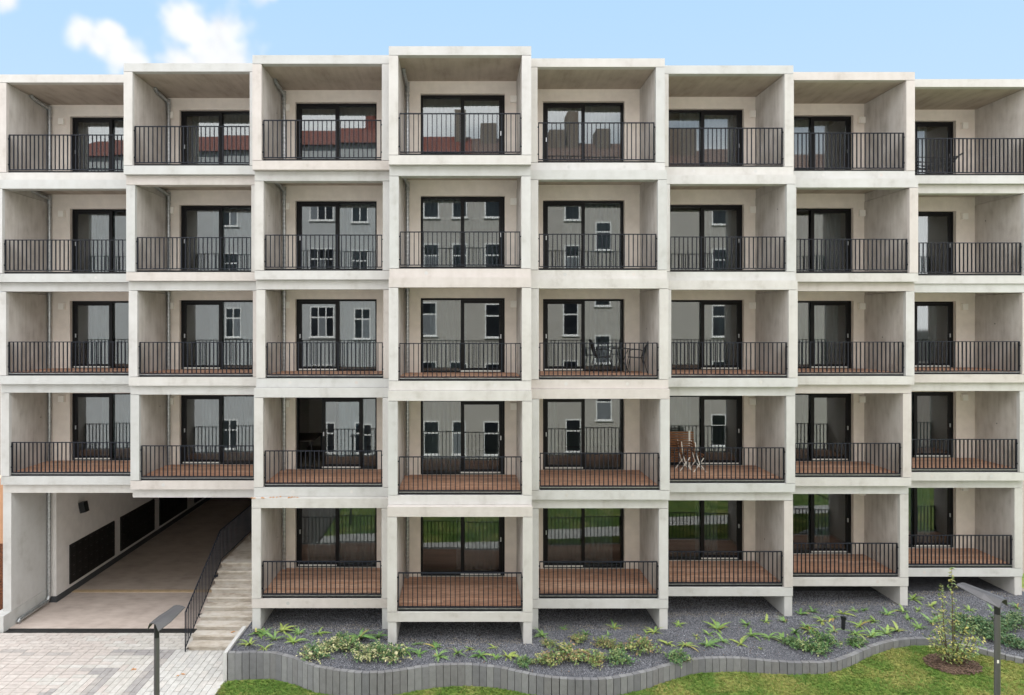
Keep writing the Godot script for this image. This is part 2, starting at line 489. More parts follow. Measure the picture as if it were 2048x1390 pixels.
func decking(c: int, r: int, single: bool) -> void:
	var x0: float = XB[c] + WALL_T + 0.012
	var x1: float = XB[c + 1] - WALL_T - 0.012
	var zf: float = -FR[r][c] - 0.2
	var zb: float = -BK[c] + 0.01
	var y: float = deck_y(r)
	var st := st_new()
	for k in 7:
		var x := lerpf(x0 + 0.05, x1 - 0.05, k / 6.0)
		sbox(st, Vector3(x - 0.03, ft(r), zb), Vector3(x + 0.03, y - 0.026, zf))
	var deck := put("deck_joist", st.commit(), M.deck_wood_4, building)
	var rows := int((zf - zb) / 0.146)
	var pitch := (zf - zb) / rows
	var joined := []
	for i in 5: joined.append(st_new())
	for i in rows:
		var za := zb + i * pitch
		var cuts := [x0, x1]
		if rng.randf() < 0.35:
			cuts = [x0, lerpf(x0, x1, rng.randf_range(0.25, 0.75)), x1]
		for k in cuts.size() - 1:
			var a := Vector3(cuts[k] + 0.002, y - 0.025, za)
			var b := Vector3(cuts[k + 1] - 0.002, y + rng.randf_range(-0.001, 0.001), za + pitch - 0.006)
			var w := rng.randi_range(0, 4)
			if single:
				bx("deck_board", a, b, M["deck_wood_%d" % w], deck)
			else:
				sbox(joined[w], a, b)
	if not single:
		for i in 5:
			var o := put("deck_boards", joined[i].commit(), M["deck_wood_%d" % i], deck)
			o.set_meta("kind", "stuff")

func downpipe(c: int, r: int) -> void:
	var x: float = XB[c] + WALL_T + 0.095
	var z: float = -BK[c] + 0.09
	var top: float = ceil_y(r)
	var y0: float = ft(r)
	var st := st_new()
	var bend := Vector3(x, top - 0.17, z)
	tube(st, [Vector3(x, y0, z), bend, Vector3(x - 0.03, top - 0.07, z + 0.78), Vector3(x - 0.03, top - 0.001, z + 0.86)], 0.05, 12)
	scyl(st, bend + Vector3(0, -0.16, 0), bend + Vector3(0, 0.1, 0), 0.062, 0.062, 12)
	scyl(st, bend + Vector3(0, -0.27, 0), bend + Vector3(0, -0.25, 0), 0.066, 0.066, 12)
	for y in [y0 + 0.6, y0 + 1.7]:
		scyl(st, Vector3(x, y, z), Vector3(x, y + 0.025, z), 0.057, 0.057, 12)
		sbox(st, Vector3(x - 0.012, y, z - 0.089), Vector3(x + 0.012, y + 0.025, z - 0.05))
	put("downpipe", st.commit(), M.zinc, building)

func make_building() -> void:
	building = thing("apartment_building", "pale concrete apartment block with staggered balconies on five storeys", "building", Vector3(1.6, PAVE_Y, -20))
	for r in 5:
		for c in 8:
			if r == 4 and c < 2:
				continue
			balcony_box(c, r)
			window_wall(c, r)
			railing(c, r, (r >= 2 and c >= 2 and c <= 5 and not (r == 2 and c != 3 and c != 4)) or (r == 1 and c == 3))
			if r >= 2:
				decking(c, r, r >= 3)
			if c < 4:
				downpipe(c, r)
	# gateway under the two left columns
	var p0 := Vector3(XB[0] + 0.003, PAVE_Y, -BK[0])
	var post := bx("gateway_wall", Vector3(XB[0] + 0.003, -8.15, -BK[0]), Vector3(XB[0] + WALL_T, tb(4) - 0.004, -FR[4][0]), M.concrete_0, building)
	bx("gateway_base", Vector3(XB[0] - 0.12, PAVE_Y - 0.2, -BK[0]), Vector3(XB[0] + WALL_T + 0.012, -8.154, -FR[4][0] + 0.35), M.concrete_2, post)
	bx("lintel", Vector3(XB[0] + 0.003, tb(4), -FR[4][0] - 0.3), Vector3(XB[1] - 0.003, tp(4), -FR[4][0]), M.concrete_1, building)
	bx("lintel", Vector3(XB[1] + 0.003, tb(4), -FR[4][1] - 0.3), Vector3(XB[2] - 0.003, tp(4), -FR[4][1]), M.concrete_3, building)
	# passage to the street
	var pw := bx("passage_wall", Vector3(XB[0] - 0.1, -8.41, -42), Vector3(-12.8, -4.49, -21.4), M.white_plaster, building)
	bx("passage_plinth", Vector3(XB[0] - 0.1, PAVE_Y, -42), Vector3(-12.785, -8.41, -21.385), M.dark_plinth, pw)
	bx("passage_wall", Vector3(-5.612, PAVE_Y, -42), Vector3(-5.35, -4.49, -20.4), M.white_plaster, building)
	bx("passage_ceiling", Vector3(XB[0], -4.488, -42), Vector3(-5.35, -4.25, -28), M.soffit, building)
	bx("added_end_wall", Vector3(XB[0], PAVE_Y, -42.2), Vector3(-5.35, -4.25, -42.001), M.white_plaster, building)  # unseen wall, added to keep street light out of the passage
	var st := st_new()
	var y0 := -8.15
	tube(st, [Vector3(-12.955, -4.6, -21.28), Vector3(-12.955, -8.36, -21.28), Vector3(-12.955, -8.47, -21.2), Vector3(-12.97, -8.5, -19.9), Vector3(-12.97, -8.56, -19.82)], 0.055, 12)
	for y in [-5.2, -6.9, -7.9]:
		scyl(st, Vector3(-12.955, y, -21.28), Vector3(-12.955, y + 0.06, -21.28), 0.063, 0.063, 12)
	put("downpipe", st.commit(), M.zinc, building)
	# rooms behind the doors: floors, partitions and the rear wall
	for r in 5:
		for c in 8:
			if r == 4 and c < 2:
				continue
			bx("room_floor", Vector3(XB[c], under(r) + 0.002, -28), Vector3(XB[c + 1], deck_y(r) - 0.03, -BK[c] - 0.321), M.room_floor, building)
	for r in 2:
		pass
	for c in 9:
		var zf: float = -BK[mini(c, 7)] - 0.33 if c == 0 else (-BK[7] - 0.33 if c == 8 else -maxf(BK[c - 1], BK[c]) - 0.33)
		bx("partition_wall", Vector3(XB[c] - 0.09, (-4.25 if c < 2 else -8.6), -28), Vector3(XB[c] + 0.09, 6.98, zf), M.room_wall, building)
	for c in 8:
		var zz: float = -BK[c] - 4.2
		bx("rear_wall", Vector3(XB[c] + 0.09, (-4.25 if c < 2 else -8.6), zz - 0.15), Vector3(XB[c + 1] - 0.09, 6.98, zz), M.room_wall, building)
	for c in range(2, 8):
		bx("foundation_wall", Vector3(XB[c], PAVE_Y, -BK[c] - 0.3), Vector3(XB[c + 1], under(4) - 0.002, -BK[c] - 0.002), M.dark_plinth, building)
	bx("gable_wall", Vector3(XB[8] + 0.001, PAVE_Y, -28), Vector3(XB[8] + 0.3, 7.2, -BK[7]), M.plaster, building)
	bx("gable_wall", Vector3(XB[0] - 0.3, -4.25, -28), Vector3(XB[0] - 0.001, 7.2, -BK[0]), M.plaster, building)

# ---------------------------------------------------------------- curtains
const CURTAINS := [
	[[0.05, 0.9], [0.08, 1.0], [0.0, 1.0], [0.0, 1.0], [0.0, 1.0], [0.25, 0.95], [0.2, 0.8], [0.2, 0.75]],
	[[0.12, 0.5], [0.34, 1.0], [0.5, 1.0], [0.0, 0.95], [0.27, 1.0], [0.55, 0.93], [0.6, 0.95], [0.3, 0.72]],
	[[0.14, 0.42], [0.3, 1.0], [0.55, 1.0], [0.1, 0.55], [0.5, 1.0], [0.5, 0.92], [0.35, 0.92], [0.25, 0.9]],
	[[0.3, 0.95], [0.2, 1.0], [0.45, 0.85], [0.0, 0.5], [0.04, 0.2], [0.1, 0.4], [0.0, 0.35], [0.35, 0.82]],
	[[0.0, 0.0], [0.0, 0.0], [0.1, 1.0], [0.42, 0.95], [0.0, 0.9], [0.45, 0.75], [0.5, 0.8], [0.35, 0.8]]]

func curtain_mesh(w: float, h: float) -> ArrayMesh:
	var st := st_new()
	var n := int(w / 0.022)
	var ph := rng.randf() * 9
	var rows := 4
	var pt := func(i, j) -> Vector3:
		var x := float(i) / n * w
		var t := float(j) / rows
		var a := sin(x * 44 + ph + sin(x * 7 + ph) * 1.5) * 0.028 + sin(x * 17 + ph * 2) * 0.018
		return Vector3(x - w / 2 + sin(x * 31 + t * 2) * 0.006, -h * t, a * (0.6 + 0.4 * t))
	for i in n:
		for j in rows:
			quad(st, pt.call(i, j), pt.call(i + 1, j), pt.call(i + 1, j + 1), pt.call(i, j + 1))
	st.generate_normals()
	return st.commit()

func make_curtains() -> void:
	for r in 5:
		for c in 8:
			var k: Array = CURTAINS[r][c]
			if k[1] - k[0] < 0.05:
				continue
			var o0: float = XB[c] + DOOR_AT[c]
			var w: float = 2.39 * (k[1] - k[0])
			var o := put("curtain", curtain_mesh(w, 2.2), M.curtain, self, Vector3(o0 + 2.39 * (k[0] + k[1]) / 2, deck_y(r) + 2.22, -BK[c] - 0.55))
			tag(o, "pale curtain behind the glass door of the %s %s balcony" % [COL[c] if r < 4 else (GROUND[c - 2] + ("" if c == 2 or c == 7 else " from left")), ROW[r]], "curtain", "curtains behind the balcony doors")

# ---------------------------------------------------------------- ground
const WALLPTS := [[-5.751, 16.667], [-5.491, 16.693], [-4.733, 16.693], [-4.107, 16.438], [-3.455, 16.023], [-2.689, 15.788], [-1.972, 15.742], [-1.443, 15.863], [-0.735, 16.071], [-0.006, 16.119], [0.715, 15.999], [1.249, 15.788], [1.625, 15.617], [2.311, 15.46], [3.183, 15.46], [4.135, 15.765], [4.686, 16.047], [5.322, 16.326], [5.796, 16.413], [6.541, 16.413], [7.226, 16.277], [7.965, 16.204], [8.614, 16.24], [9.185, 16.476], [9.987, 16.955], [10.748, 17.309], [11.428, 17.449], [11.985, 17.404], [12.525, 17.062], [12.992, 16.667], [13.394, 16.339], [13.884, 16.047], [14.6, 15.85], [15.6, 15.9], [17.0, 16.2]]

var wall_curve: Curve2D

func wall_d(x: float) -> float:
	for i in WALLPTS.size() - 1:
		if x <= WALLPTS[i + 1][0]:
			return lerpf(WALLPTS[i][1], WALLPTS[i + 1][1], clampf((x - WALLPTS[i][0]) / (WALLPTS[i + 1][0] - WALLPTS[i][0]), 0, 1))
	return WALLPTS[-1][1]

func sheet(pts: Array, m: Material, called: String) -> void:
	var st := st_new()
	for q in pts:
		quad(st, q[0], q[1], q[2], q[3])
	st.generate_normals()
	structure(called, st.commit(), m)

func make_ground() -> void:
	sheet([[Vector3(-150, -8.95, -150), Vector3(150, -8.95, -150), Vector3(150, -8.95, 150), Vector3(-150, -8.95, 150)]], M.earth, "ground")
	# gravel bed behind the retaining wall, running under the balconies
	var q := []
	var xs := []
	var x := -5.76
	while x < 17:
		xs.append(x)
		x += 0.2
	for i in xs.size() - 1:
		var a: float = xs[i]
		var b: float = xs[i + 1]
		q.append([Vector3(a, BED_Y, -22.6), Vector3(b, BED_Y, -22.6), Vector3(b, BED_Y, -wall_d(b) - 0.0), Vector3(a, BED_Y, -wall_d(a) - 0.0)])
	sheet(q, M.gravel, "gravel_bed")
	q = []
	for i in xs.size() - 1:
		var a: float = xs[i]
		var b: float = xs[i + 1]
		q.append([Vector3(a, lawn_y(a), -wall_d(a)), Vector3(b, lawn_y(b), -wall_d(b)), Vector3(b, lawn_y(b), -13.5), Vector3(a, lawn_y(a), -13.5)])
		q.append([Vector3(a, lawn_y(a), -12.3), Vector3(b, lawn_y(b), -12.3), Vector3(b, lawn_y(b), 0.4), Vector3(a, lawn_y(a), 0.4)])
	q.append([Vector3(17, lawn_y(17), -22), Vector3(32, lawn_y(17), -22), Vector3(32, lawn_y(17), 0.4), Vector3(17, lawn_y(17), 0.4)])
	sheet(q, M.lawn, "lawn")
	q = []
	for i in xs.size() - 1:
		var a: float = xs[i]
		var b: float = xs[i + 1]
		q.append([Vector3(a, lawn_y(a) + 0.01, -13.52), Vector3(b, lawn_y(b) + 0.01, -13.52), Vector3(b, lawn_y(b) + 0.01, -12.28), Vector3(a, lawn_y(a) + 0.01, -12.28)])
	sheet(q, M.light_path, "path")
	structure("driveway", bmesh(Vector3(7.7, 0.3, 2.9)), M.driveway, Vector3(-9.2, PAVE_Y - 0.15, -20.95))
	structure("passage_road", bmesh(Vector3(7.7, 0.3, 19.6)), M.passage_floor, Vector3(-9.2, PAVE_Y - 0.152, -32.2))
	structure("threshold_strip", bmesh(Vector3(5.35, 0.02, 0.2)), M.ochre_strip, Vector3(-10.1, PAVE_Y + 0.008, -22.3))

func make_paving() -> void:
	var paving := structure("paving", bmesh(Vector3(20, 0.2, 20.8)), M.joint_sand, Vector3(-15.87, PAVE_Y - 0.118, -9.0))
	# pieces: [x, d, along_z, tone]
	var L := 0.33
	var W := 0.165
	var pieces := []
	var corner_x := -7.72
	var corner_d := 18.26
	# walkway right of the dark strip: long side runs away from the viewer
	var col := 0
	var xx := corner_x + 0.001
	while xx < -5.95:
		var dark := false
		var d := 13.5 - (L / 2 if col % 2 == 0 else 0.0)
		while d < 18.2:
			if not (d + L > 18.26):
				pieces.append([xx + W / 2, d + L / 2, true, 2 if dark else 1, L])
			else:
				var rest := 18.26 - d
				if rest > 0.06:
					pieces.append([xx + W / 2, d + rest / 2, true, 2 if dark else 1, rest])
			d += L
		xx += W
		col += 1
	# the drive left of it turns the corner in nested courses
	var k := 0
	while k < 36:
		var x1 := corner_x - k * W
		var d1 := corner_d - k * W
		var dark := k % 6 < 2
		# course along z
		var d := d1
		var off := L / 2 if k % 2 == 0 else 0.0
		var first := true
		while d > 13.4:
			var len := L - off if first and off > 0 else L
			first = false
			pieces.append([x1 - W / 2, d - len / 2, true, 2 if dark else 0, len])
			d -= len
		# course along x
		var x := x1 - W
		first = true
		while x > -14.6 and d1 > 13.4:
			var len := L - off if first and off > 0 else L
			first = false
			pieces.append([x - len / 2, d1 - W / 2, false, (2 if x > -9.2 else 3) if dark else 0, len])
			x -= len
		k += 1
	# plain courses between the corner and the drain
	var row := 0
	var dd := corner_d + 0.001
	while dd < 19.1:
		var x := -7.46 - (L / 2 if row % 2 == 0 else 0.0)
		if row % 2 == 0:
			pieces.append([-7.46 - L / 4, dd + W / 2, false, 0, L / 2])
		while x > -14.6:
			pieces.append([x - L / 2, dd + W / 2, false, 0, L])
			x -= L
		dd += W
		row += 1
	# nearest pieces in view become single pavers
	var shown := []
	for p in pieces:
		var u: float = p[0] / p[1]
		var v: float = PAVE_Y / p[1]
		if u > -0.70 and v > -0.545 and p[0] < -5.9:
			shown.append(p)
	shown.sort_custom(func(a, b): return a[1] < b[1])
	var singles := {}
	for i in mini(300, shown.size()):
		singles[shown[i]] = true
	var joined := {}
	for p in pieces:
		var tone := 0
		if p[3] == 2:
			tone = 10 + rng.randi_range(0, 2)
		elif p[3] == 1:
			tone = rng.randi_range(6, 9)
		elif p[3] == 3:
			tone = [1, 3, 3, 1, 1, 12][rng.randi_range(0, 5)]
		else:
			# pinkish to the left, greyer towards the walkway
			var t: float = clampf((p[0] + 12.0) / 4.0 + rng.randf_range(-0.35, 0.35), 0, 1)
			tone = rng.randi_range(4, 6) if t > 0.62 else rng.randi_range(0, 3)
		var size := Vector3(p[4] - 0.013, 0.06, W - 0.013)
		if p[2]:
			size = Vector3(W - 0.013, 0.06, p[4] - 0.013)
		var at := Vector3(p[0], PAVE_Y - 0.03 + rng.randf_range(-0.0015, 0.0015), -p[1])
		if singles.has(p):
			put("paver", bmesh(size), M["paver_%d" % tone], paving, at)
		else:
			if not joined.has(tone):
				joined[tone] = st_new()
			sboxr(joined[tone], size, Transform3D(Basis.IDENTITY, at))
	for t in joined:
		var o := put("more_pavers", joined[t].commit(), M["paver_%d" % t], paving)
		o.set_meta("kind", "stuff")
	# kerb between the walkway and the lawn
	var kerb := thing("edging_kerb", "narrow pale kerb between grey walkway and green lawn", "kerb", Vector3(-5.87, PAVE_Y, -15))
	var d0 := 13.0
	while d0 < 16.5:
		bx("kerb_stone", Vector3(-5.9, PAVE_Y - 0.15, -d0 - 0.995), Vector3(-5.83, PAVE_Y + 0.03, -d0), M.paver_8, kerb)
		d0 += 1.0
	# drain across the drive
	var drain := thing("drain_channel", "dark iron drain channel across the driveway", "drain", Vector3(-10.2, PAVE_Y, -19.42))
	var s := st_new()
	var dx := -13.0
	while dx < -7.5:
		sbox(s, Vector3(dx, PAVE_Y - 0.03, -19.5), Vector3(dx + 0.028, PAVE_Y + 0.004, -19.305))
		dx += 0.04
	put("grating", s.commit(), M.drain_iron, drain)
	for z in [-19.52, -19.305]:
		bx("channel_edge", Vector3(-13.03, PAVE_Y - 0.1, z), Vector3(-7.46, PAVE_Y + 0.006, z + 0.02), M.drain_iron, drain)
	bx("channel_bottom", Vector3(-13.03, PAVE_Y - 0.12, -19.48), Vector3(-7.46, PAVE_Y - 0.1, -19.305), M.dark_plinth, drain)

func make_retaining_wall() -> void:
	var wall := thing("retaining_wall", "wavy low retaining wall of upright grey concrete posts around gravel bed", "retaining wall", Vector3(4, -8.4, -16.3))
	wall_curve = Curve2D.new()
	wall_curve.bake_interval = 0.02
	for i in WALLPTS.size():
		var p := Vector2(WALLPTS[i][0], WALLPTS[i][1])
		var a := Vector2(WALLPTS[maxi(i - 1, 0)][0], WALLPTS[maxi(i - 1, 0)][1])
		var b := Vector2(WALLPTS[mini(i + 1, WALLPTS.size() - 1)][0], WALLPTS[mini(i + 1, WALLPTS.size() - 1)][1])
		var t := (b - a) / 6.0
		wall_curve.add_point(p, -t, t)
	var n := int(wall_curve.get_baked_length() / 0.172)
	var step := wall_curve.get_baked_length() / n
	var stone := bmesh(Vector3(0.16, 1.0, 0.115))
	for i in n:
		var p := wall_curve.sample_baked((i + 0.5) * step)
		var q := wall_curve.sample_baked((i + 0.5) * step + 0.02)
		var dir := (q - p).normalized()
		var ang := atan2(dir.y, dir.x)
		var o := put("palisade_stone", stone, M["palisade_%d" % rng.randi_range(0, 3)], wall, Vector3(p.x, -7.90 - 0.5 + rng.randf_range(-0.006, 0.006), -p.y + 0.055 + rng.randf_range(-0.004, 0.004)))
		o.rotation = Vector3(rng.randf_range(-0.006, 0.006), ang, rng.randf_range(-0.004, 0.004))
	bx("end_slab", Vector3(-5.86, -8.9, -18.05), Vector3(-5.77, -7.88, -16.56), M.concrete_0, wall)

func make_stairs() -> void:
	var stairs := thing("entrance_stairs", "worn concrete steps with dark metal railing beside the gateway", "stairs", Vector3(-6.5, PAVE_Y, -18.2))
	for k in 10:
		var d := 18.2 + 0.275 * k
		var step := bx("step", Vector3(-7.36, PAVE_Y - 0.1, -d - 0.2948), Vector3(-5.62, PAVE_Y + 0.15 * (k + 1) - 0.052, -d - 0.02), M.step_concrete, stairs)
		bx("tread", Vector3(-7.37, PAVE_Y + 0.15 * (k + 1) - 0.051, -d - 0.2746), Vector3(-5.621, PAVE_Y + 0.15 * (k + 1), -d + 0.035), M.step_concrete, step)
	bx("landing", Vector3(-7.36, PAVE_Y - 0.1, -40), Vector3(-5.62, PAVE_Y + 1.501, -20.951), M.step_concrete, stairs)
	var st := st_new()
	var b := [Vector3(-7.42, PAVE_Y + 0.02, -18.14), Vector3(-7.42, -6.15 - 0.98, -20.85), Vector3(-7.42, -6.15 - 0.98, -27)]
	var t := [Vector3(-7.42, -7.56, -18.14), Vector3(-7.42, -6.15, -20.75), Vector3(-7.42, -6.15, -27)]
	tube(st, [b[0] + Vector3(0, -0.02, 0), t[0]], 0.016, 6)
	tube(st, t, 0.02, 8)
	var low := [Vector3(-7.42, PAVE_Y + 0.10, -18.14), b[1] + Vector3(0, 0.08, 0), b[2] + Vector3(0, 0.08, 0)]
	tube(st, low, 0.014, 6)
	for p in [0.35, 0.8]:
		var q: Vector3 = (low[0] as Vector3).lerp(low[1], p)
		sbox(st, q + Vector3(0, -0.1, -0.02), q + Vector3(0.08, 0.0, 0.02))
	var rail := put("stair_railing", st.commit(), M.anthracite, stairs)
	for i in 24:
		var f := (i + 1) / 25.0
		var lo: Vector3 = (low[0] as Vector3).lerp(low[1], f)
		var hi: Vector3 = (t[0] as Vector3).lerp(t[1], f)
		bx("baluster", Vector3(-7.427, lo.y, lo.z - 0.016), Vector3(-7.413, hi.y, lo.z + 0.016), M.anthracite, rail)
	for i in 52:
		var z := -20.87 - i * 0.118
		bx("baluster", Vector3(-7.427, low[1].y, z - 0.016), Vector3(-7.413, -6.15, z + 0.016), M.anthracite, rail)

func make_passage_things() -> void:
	var spans := [[22.1, 24.9], [25.36, 28.1], [28.6, 31.4], [32.3, 34.6]]
	var which := ["nearest to the courtyard", "second from the courtyard", "third from the courtyard", "deepest in the passage"]
	for i in 4:
		var a: float = spans[i][0]
		var b: float = spans[i][1]
		var t := thing("mailbox_bank", "black bank of mailboxes on passage wall, %s" % which[i], "mailboxes", Vector3(-12.77, -8.3, -(a + b) / 2), "mailbox banks in the passage")
		bx("backing", Vector3(-12.8, -8.3, -b), Vector3(-12.765, -7.03, -a), M.mailbox_black, t)
		var n := 8
		for k in n:
			for j in 4:
				var z0 := lerpf(-a, -b, float(k) / n) - 0.006
				var z1 := lerpf(-a, -b, (k + 1.0) / n) + 0.006
				var ya := lerpf(-8.28, -7.05, j / 4.0) + 0.008
				var yb := lerpf(-8.28, -7.05, (j + 1) / 4.0) - 0.008
				var m := bx("mailbox", Vector3(-12.764, ya, z1), Vector3(-12.752, yb, z0), M.mailbox_black, t)
				if i < 2:
					bx("name_plate", Vector3(-12.7515, yb - 0.07, (z0 + z1) / 2 - 0.05), Vector3(-12.748, yb - 0.05, (z0 + z1) / 2 + 0.05), M.lamp_metal, m)
	var w := thing("wall_floodlight", "black box floodlight mounted high on the passage wall", "wall light", Vector3(-12.7, -6.1, -22.9))
	var st := st_new()
	sboxr(st, Vector3(0.18, 0.34, 0.24), Transform3D(Basis(Vector3(0, 0, 1), 0.2), Vector3(-12.66, -5.95, -22.7)))
	put("housing", st.commit(), M.black_metal, w)
	bx("bracket", Vector3(-12.8, -6.0, -22.74), Vector3(-12.7, -5.9, -22.66), M.black_metal, w)

# ---------------------------------------------------------------- planting
func leafquad(st: SurfaceTool, p: Vector3, dir: Vector3, nor: Vector3, l: float, w: float, c: Color) -> void:
	var side := dir.cross(nor).normalized() * w / 2
	var tip := p + dir * l - nor * l * 0.15
	var m := p + dir * l * 0.45 + nor * l * 0.08
	st.set_color(c)
	tri(st, p, m + side, tip)
	tri(st, p, tip, m - side)

func frond_mesh(l: float, tone: Color) -> ArrayMesh:
	var st := st_new()
	st.set_smooth_group(-1)
	var n := 11
	var prev := Vector3.ZERO
	var rise := rng.randf_range(0.4, 1.1)
	for i in n:
		var t := (i + 1.0) / n
		var p := Vector3(0, 0, 0)
		p.z = l * (t * cos(rise * 0.8) + t * t * 0.25)
		p.y = l * (t * sin(rise) - t * t * (0.45 + 0.25 * rise))
		var dir := (p - prev).normalized()
		var half := l * 0.105 * sin(PI * pow(t * 0.92 + 0.08, 0.8)) + 0.006
		var c := tone * rng.randf_range(0.8, 1.2)
		c.a = 1
		for s in [-1.0, 1.0]:
			var out := (Vector3(s, 0.05, 0) + dir * 0.55).normalized()
			st.set_color(c)
			var q := p + out * half
			var w := dir * (l / n * 0.62)
			tri(st, prev, q, p + w * 0.3)
			tri(st, prev - w * 0.2, q - w * 0.9, q)
		prev = p
	st.generate_normals()
	return st.commit()

const FERNS := [[-5.397, 17.687, 1], [-5.378, 17.073, 1], [-5.171, 17.629, 0.9], [-4.949, 16.871, 0.7], [-4.829, 17.347, 0.9], [-4.305, 17.182, 1.1], [-4.776, 17.862, 1], [-3.784, 17.687, 0.9], [-2.673, 17.375, 1.5], [-4.295, 17.687, 1], [-2.2, 17.459, 1], [-1.485, 16.756, 0.9], [-1.093, 16.576, 0.8], [-0.719, 16.913, 0.8], [-0.639, 16.451, 1], [-0.17, 16.602, 0.9], [0.136, 16.834, 0.6], [0.387, 16.501, 0.9], [0.756, 16.913, 0.6], [0.75, 16.376, 0.6], [1.036, 16.451, 0.9], [-1.215, 17.1, 0.5], [1.994, 17.558, 0.9], [2.582, 17.981, 0.5], [3.14, 17.641, 0.7], [3.945, 18.041, 0.7], [4.75, 17.716, 0.5], [4.95, 17.774, 0.8], [3.701, 17.601, 0.5], [5.083, 17.111, 0.8], [5.699, 18.192, 0.7], [5.511, 17.02, 1.2], [5.951, 17.544, 0.5], [6.316, 17.629, 0.7], [6.668, 17.963, 1.1], [6.057, 17.046, 1], [6.534, 17.25, 0.9], [6.915, 17.1, 0.9], [7.309, 16.861, 0.4], [7.53, 18.192, 0.8], [7.389, 17.572, 0.9], [8.132, 18.409, 0.7], [7.777, 17.459, 1], [8.631, 18.409, 0.6], [8.087, 17.33, 0.9], [8.606, 17.745, 0.9], [9.3, 18.891, 0.8], [9.045, 18.05, 1], [9.727, 19.057, 0.8], [10.077, 18.663, 0.8], [10.495, 18.937, 0.8], [10.929, 19.101, 0.6], [11.19, 19.141, 0.6], [11.682, 18.858, 0.8], [12.265, 19.057, 0.8], [12.73, 19.141, 0.7], [9.651, 18.425, 0.8], [9.67, 17.862, 0.8], [9.039, 17.803, 1.1], [10.503, 18.131, 0.9], [11.068, 18.425, 0.8], [10.103, 17.658, 0.9], [10.442, 17.515, 0.9], [10.941, 17.687, 0.9], [11.332, 17.862, 1], [12.007, 18.011, 0.9], [9.676, 17.108, 0.8], [13.124, 19.971, 0.9], [13.276, 19.444, 0.8], [12.56, 18.347, 1], [12.072, 18.599, 0.7], [15.241, 20.52, 0.4], [14.195, 19.192, 0.7], [14.814, 19.158, 0.6], [15.628, 19.295, 0.8]]
# x, distance, radius, kind: 0 cream-edged, 1 green, 2 yellowing, 3 dark green
const SHRUBS := [[-3.602, 16.501, 0.42, 0], [-3.268, 16.834, 0.36, 0], [-3.116, 17.291, 0.26, 1], [-2.799, 16.756, 0.36, 0], [-2.372, 16.351, 0.34, 0], [-2.114, 16.679, 0.34, 0], [-1.766, 16.401, 0.44, 0], [2.423, 16.376, 0.48, 2], [1.906, 16.156, 0.32, 2], [2.101, 17.073, 0.2, 2], [2.884, 17.264, 0.26, 2], [1.424, 16.06, 0.26, 1], [3.065, 16.156, 0.36, 2], [3.692, 16.204, 0.36, 1], [3.711, 16.887, 0.26, 2], [3.445, 17.1, 0.24, 2], [4.321, 16.756, 0.42, 2], [5.105, 16.204, 0.34, 1], [8.193, 17.073, 0.3, 1], [8.388, 16.887, 0.3, 1], [8.991, 17.046, 0.42, 1], [8.65, 16.653, 0.3, 1], [9.859, 17.1, 0.26, 1], [13.444, 18.223, 0.4, 3], [13.592, 17.892, 0.42, 3], [13.395, 17.431, 0.36, 3], [14.388, 18.101, 0.42, 3], [14.933, 18.347, 0.4, 3], [13.657, 17.182, 0.36, 3], [13.716, 16.913, 0.36, 3], [12.978, 17.803, 0.3, 3], [13.793, 17.745, 0.34, 3]]

func bay(x: float) -> int:
	for c in range(2, 8):
		if x < XB[c + 1]:
			return c
	return 7

func make_ferns() -> void:
	var green := [Color(0.17, 0.29, 0.07), Color(0.23, 0.34, 0.08), Color(0.13, 0.25, 0.07), Color(0.29, 0.36, 0.09), Color(0.19, 0.31, 0.10)]
	var dead := [frond_mesh(1.0, Color(0.33, 0.24, 0.08)), frond_mesh(1.0, Color(0.42, 0.36, 0.10))]
	var fronds := []
	for i in 15:
		fronds.append(frond_mesh(1.0, green[i % 5]))
	var count := {}
	var order := FERNS.duplicate()
	order.sort_custom(func(a, b): return a[0] < b[0])
	for f in order:
		var b := bay(f[0])
		var n: int = count.get(b, 0)
		count[b] = n + 1
		var size: String = "large" if f[2] > 1.05 else ("small" if f[2] < 0.65 else "medium")
		var t := thing("fern", "%s green fern in gravel, %s from left below %s ground-floor balcony" % [size, NTH[n], GROUND[b - 2]], "fern", Vector3(f[0], BED_Y, -f[1]), "ferns in the gravel bed")
		var k: int = 8 + int(f[2] * 5) + rng.randi_range(-1, 2)
		var family := rng.randi_range(0, 4)
		var lean := rng.randf() * TAU
		for i in k:
			var ang := TAU * i / k + rng.randf_range(-0.55, 0.55)
			var o := put("frond", dead[i % 2] if rng.randf() < 0.07 else fronds[(family + 5 * rng.randi_range(0, 2)) if rng.randf() < 0.8 else rng.randi_range(0, 14)], M.leaves, t, t.position)
			var s: float = 0.33 * f[2] * rng.randf_range(0.55, 1.15) * (1.0 + 0.3 * cos(ang - lean))
			o.basis = Basis(Vector3.UP, ang) * Basis(Vector3.RIGHT, rng.randf_range(-0.45, 0.15)) * Basis(Vector3.BACK, rng.randf_range(-0.3, 0.3)) * Basis.from_scale(Vector3(s * rng.randf_range(0.75, 1.25), s, s))

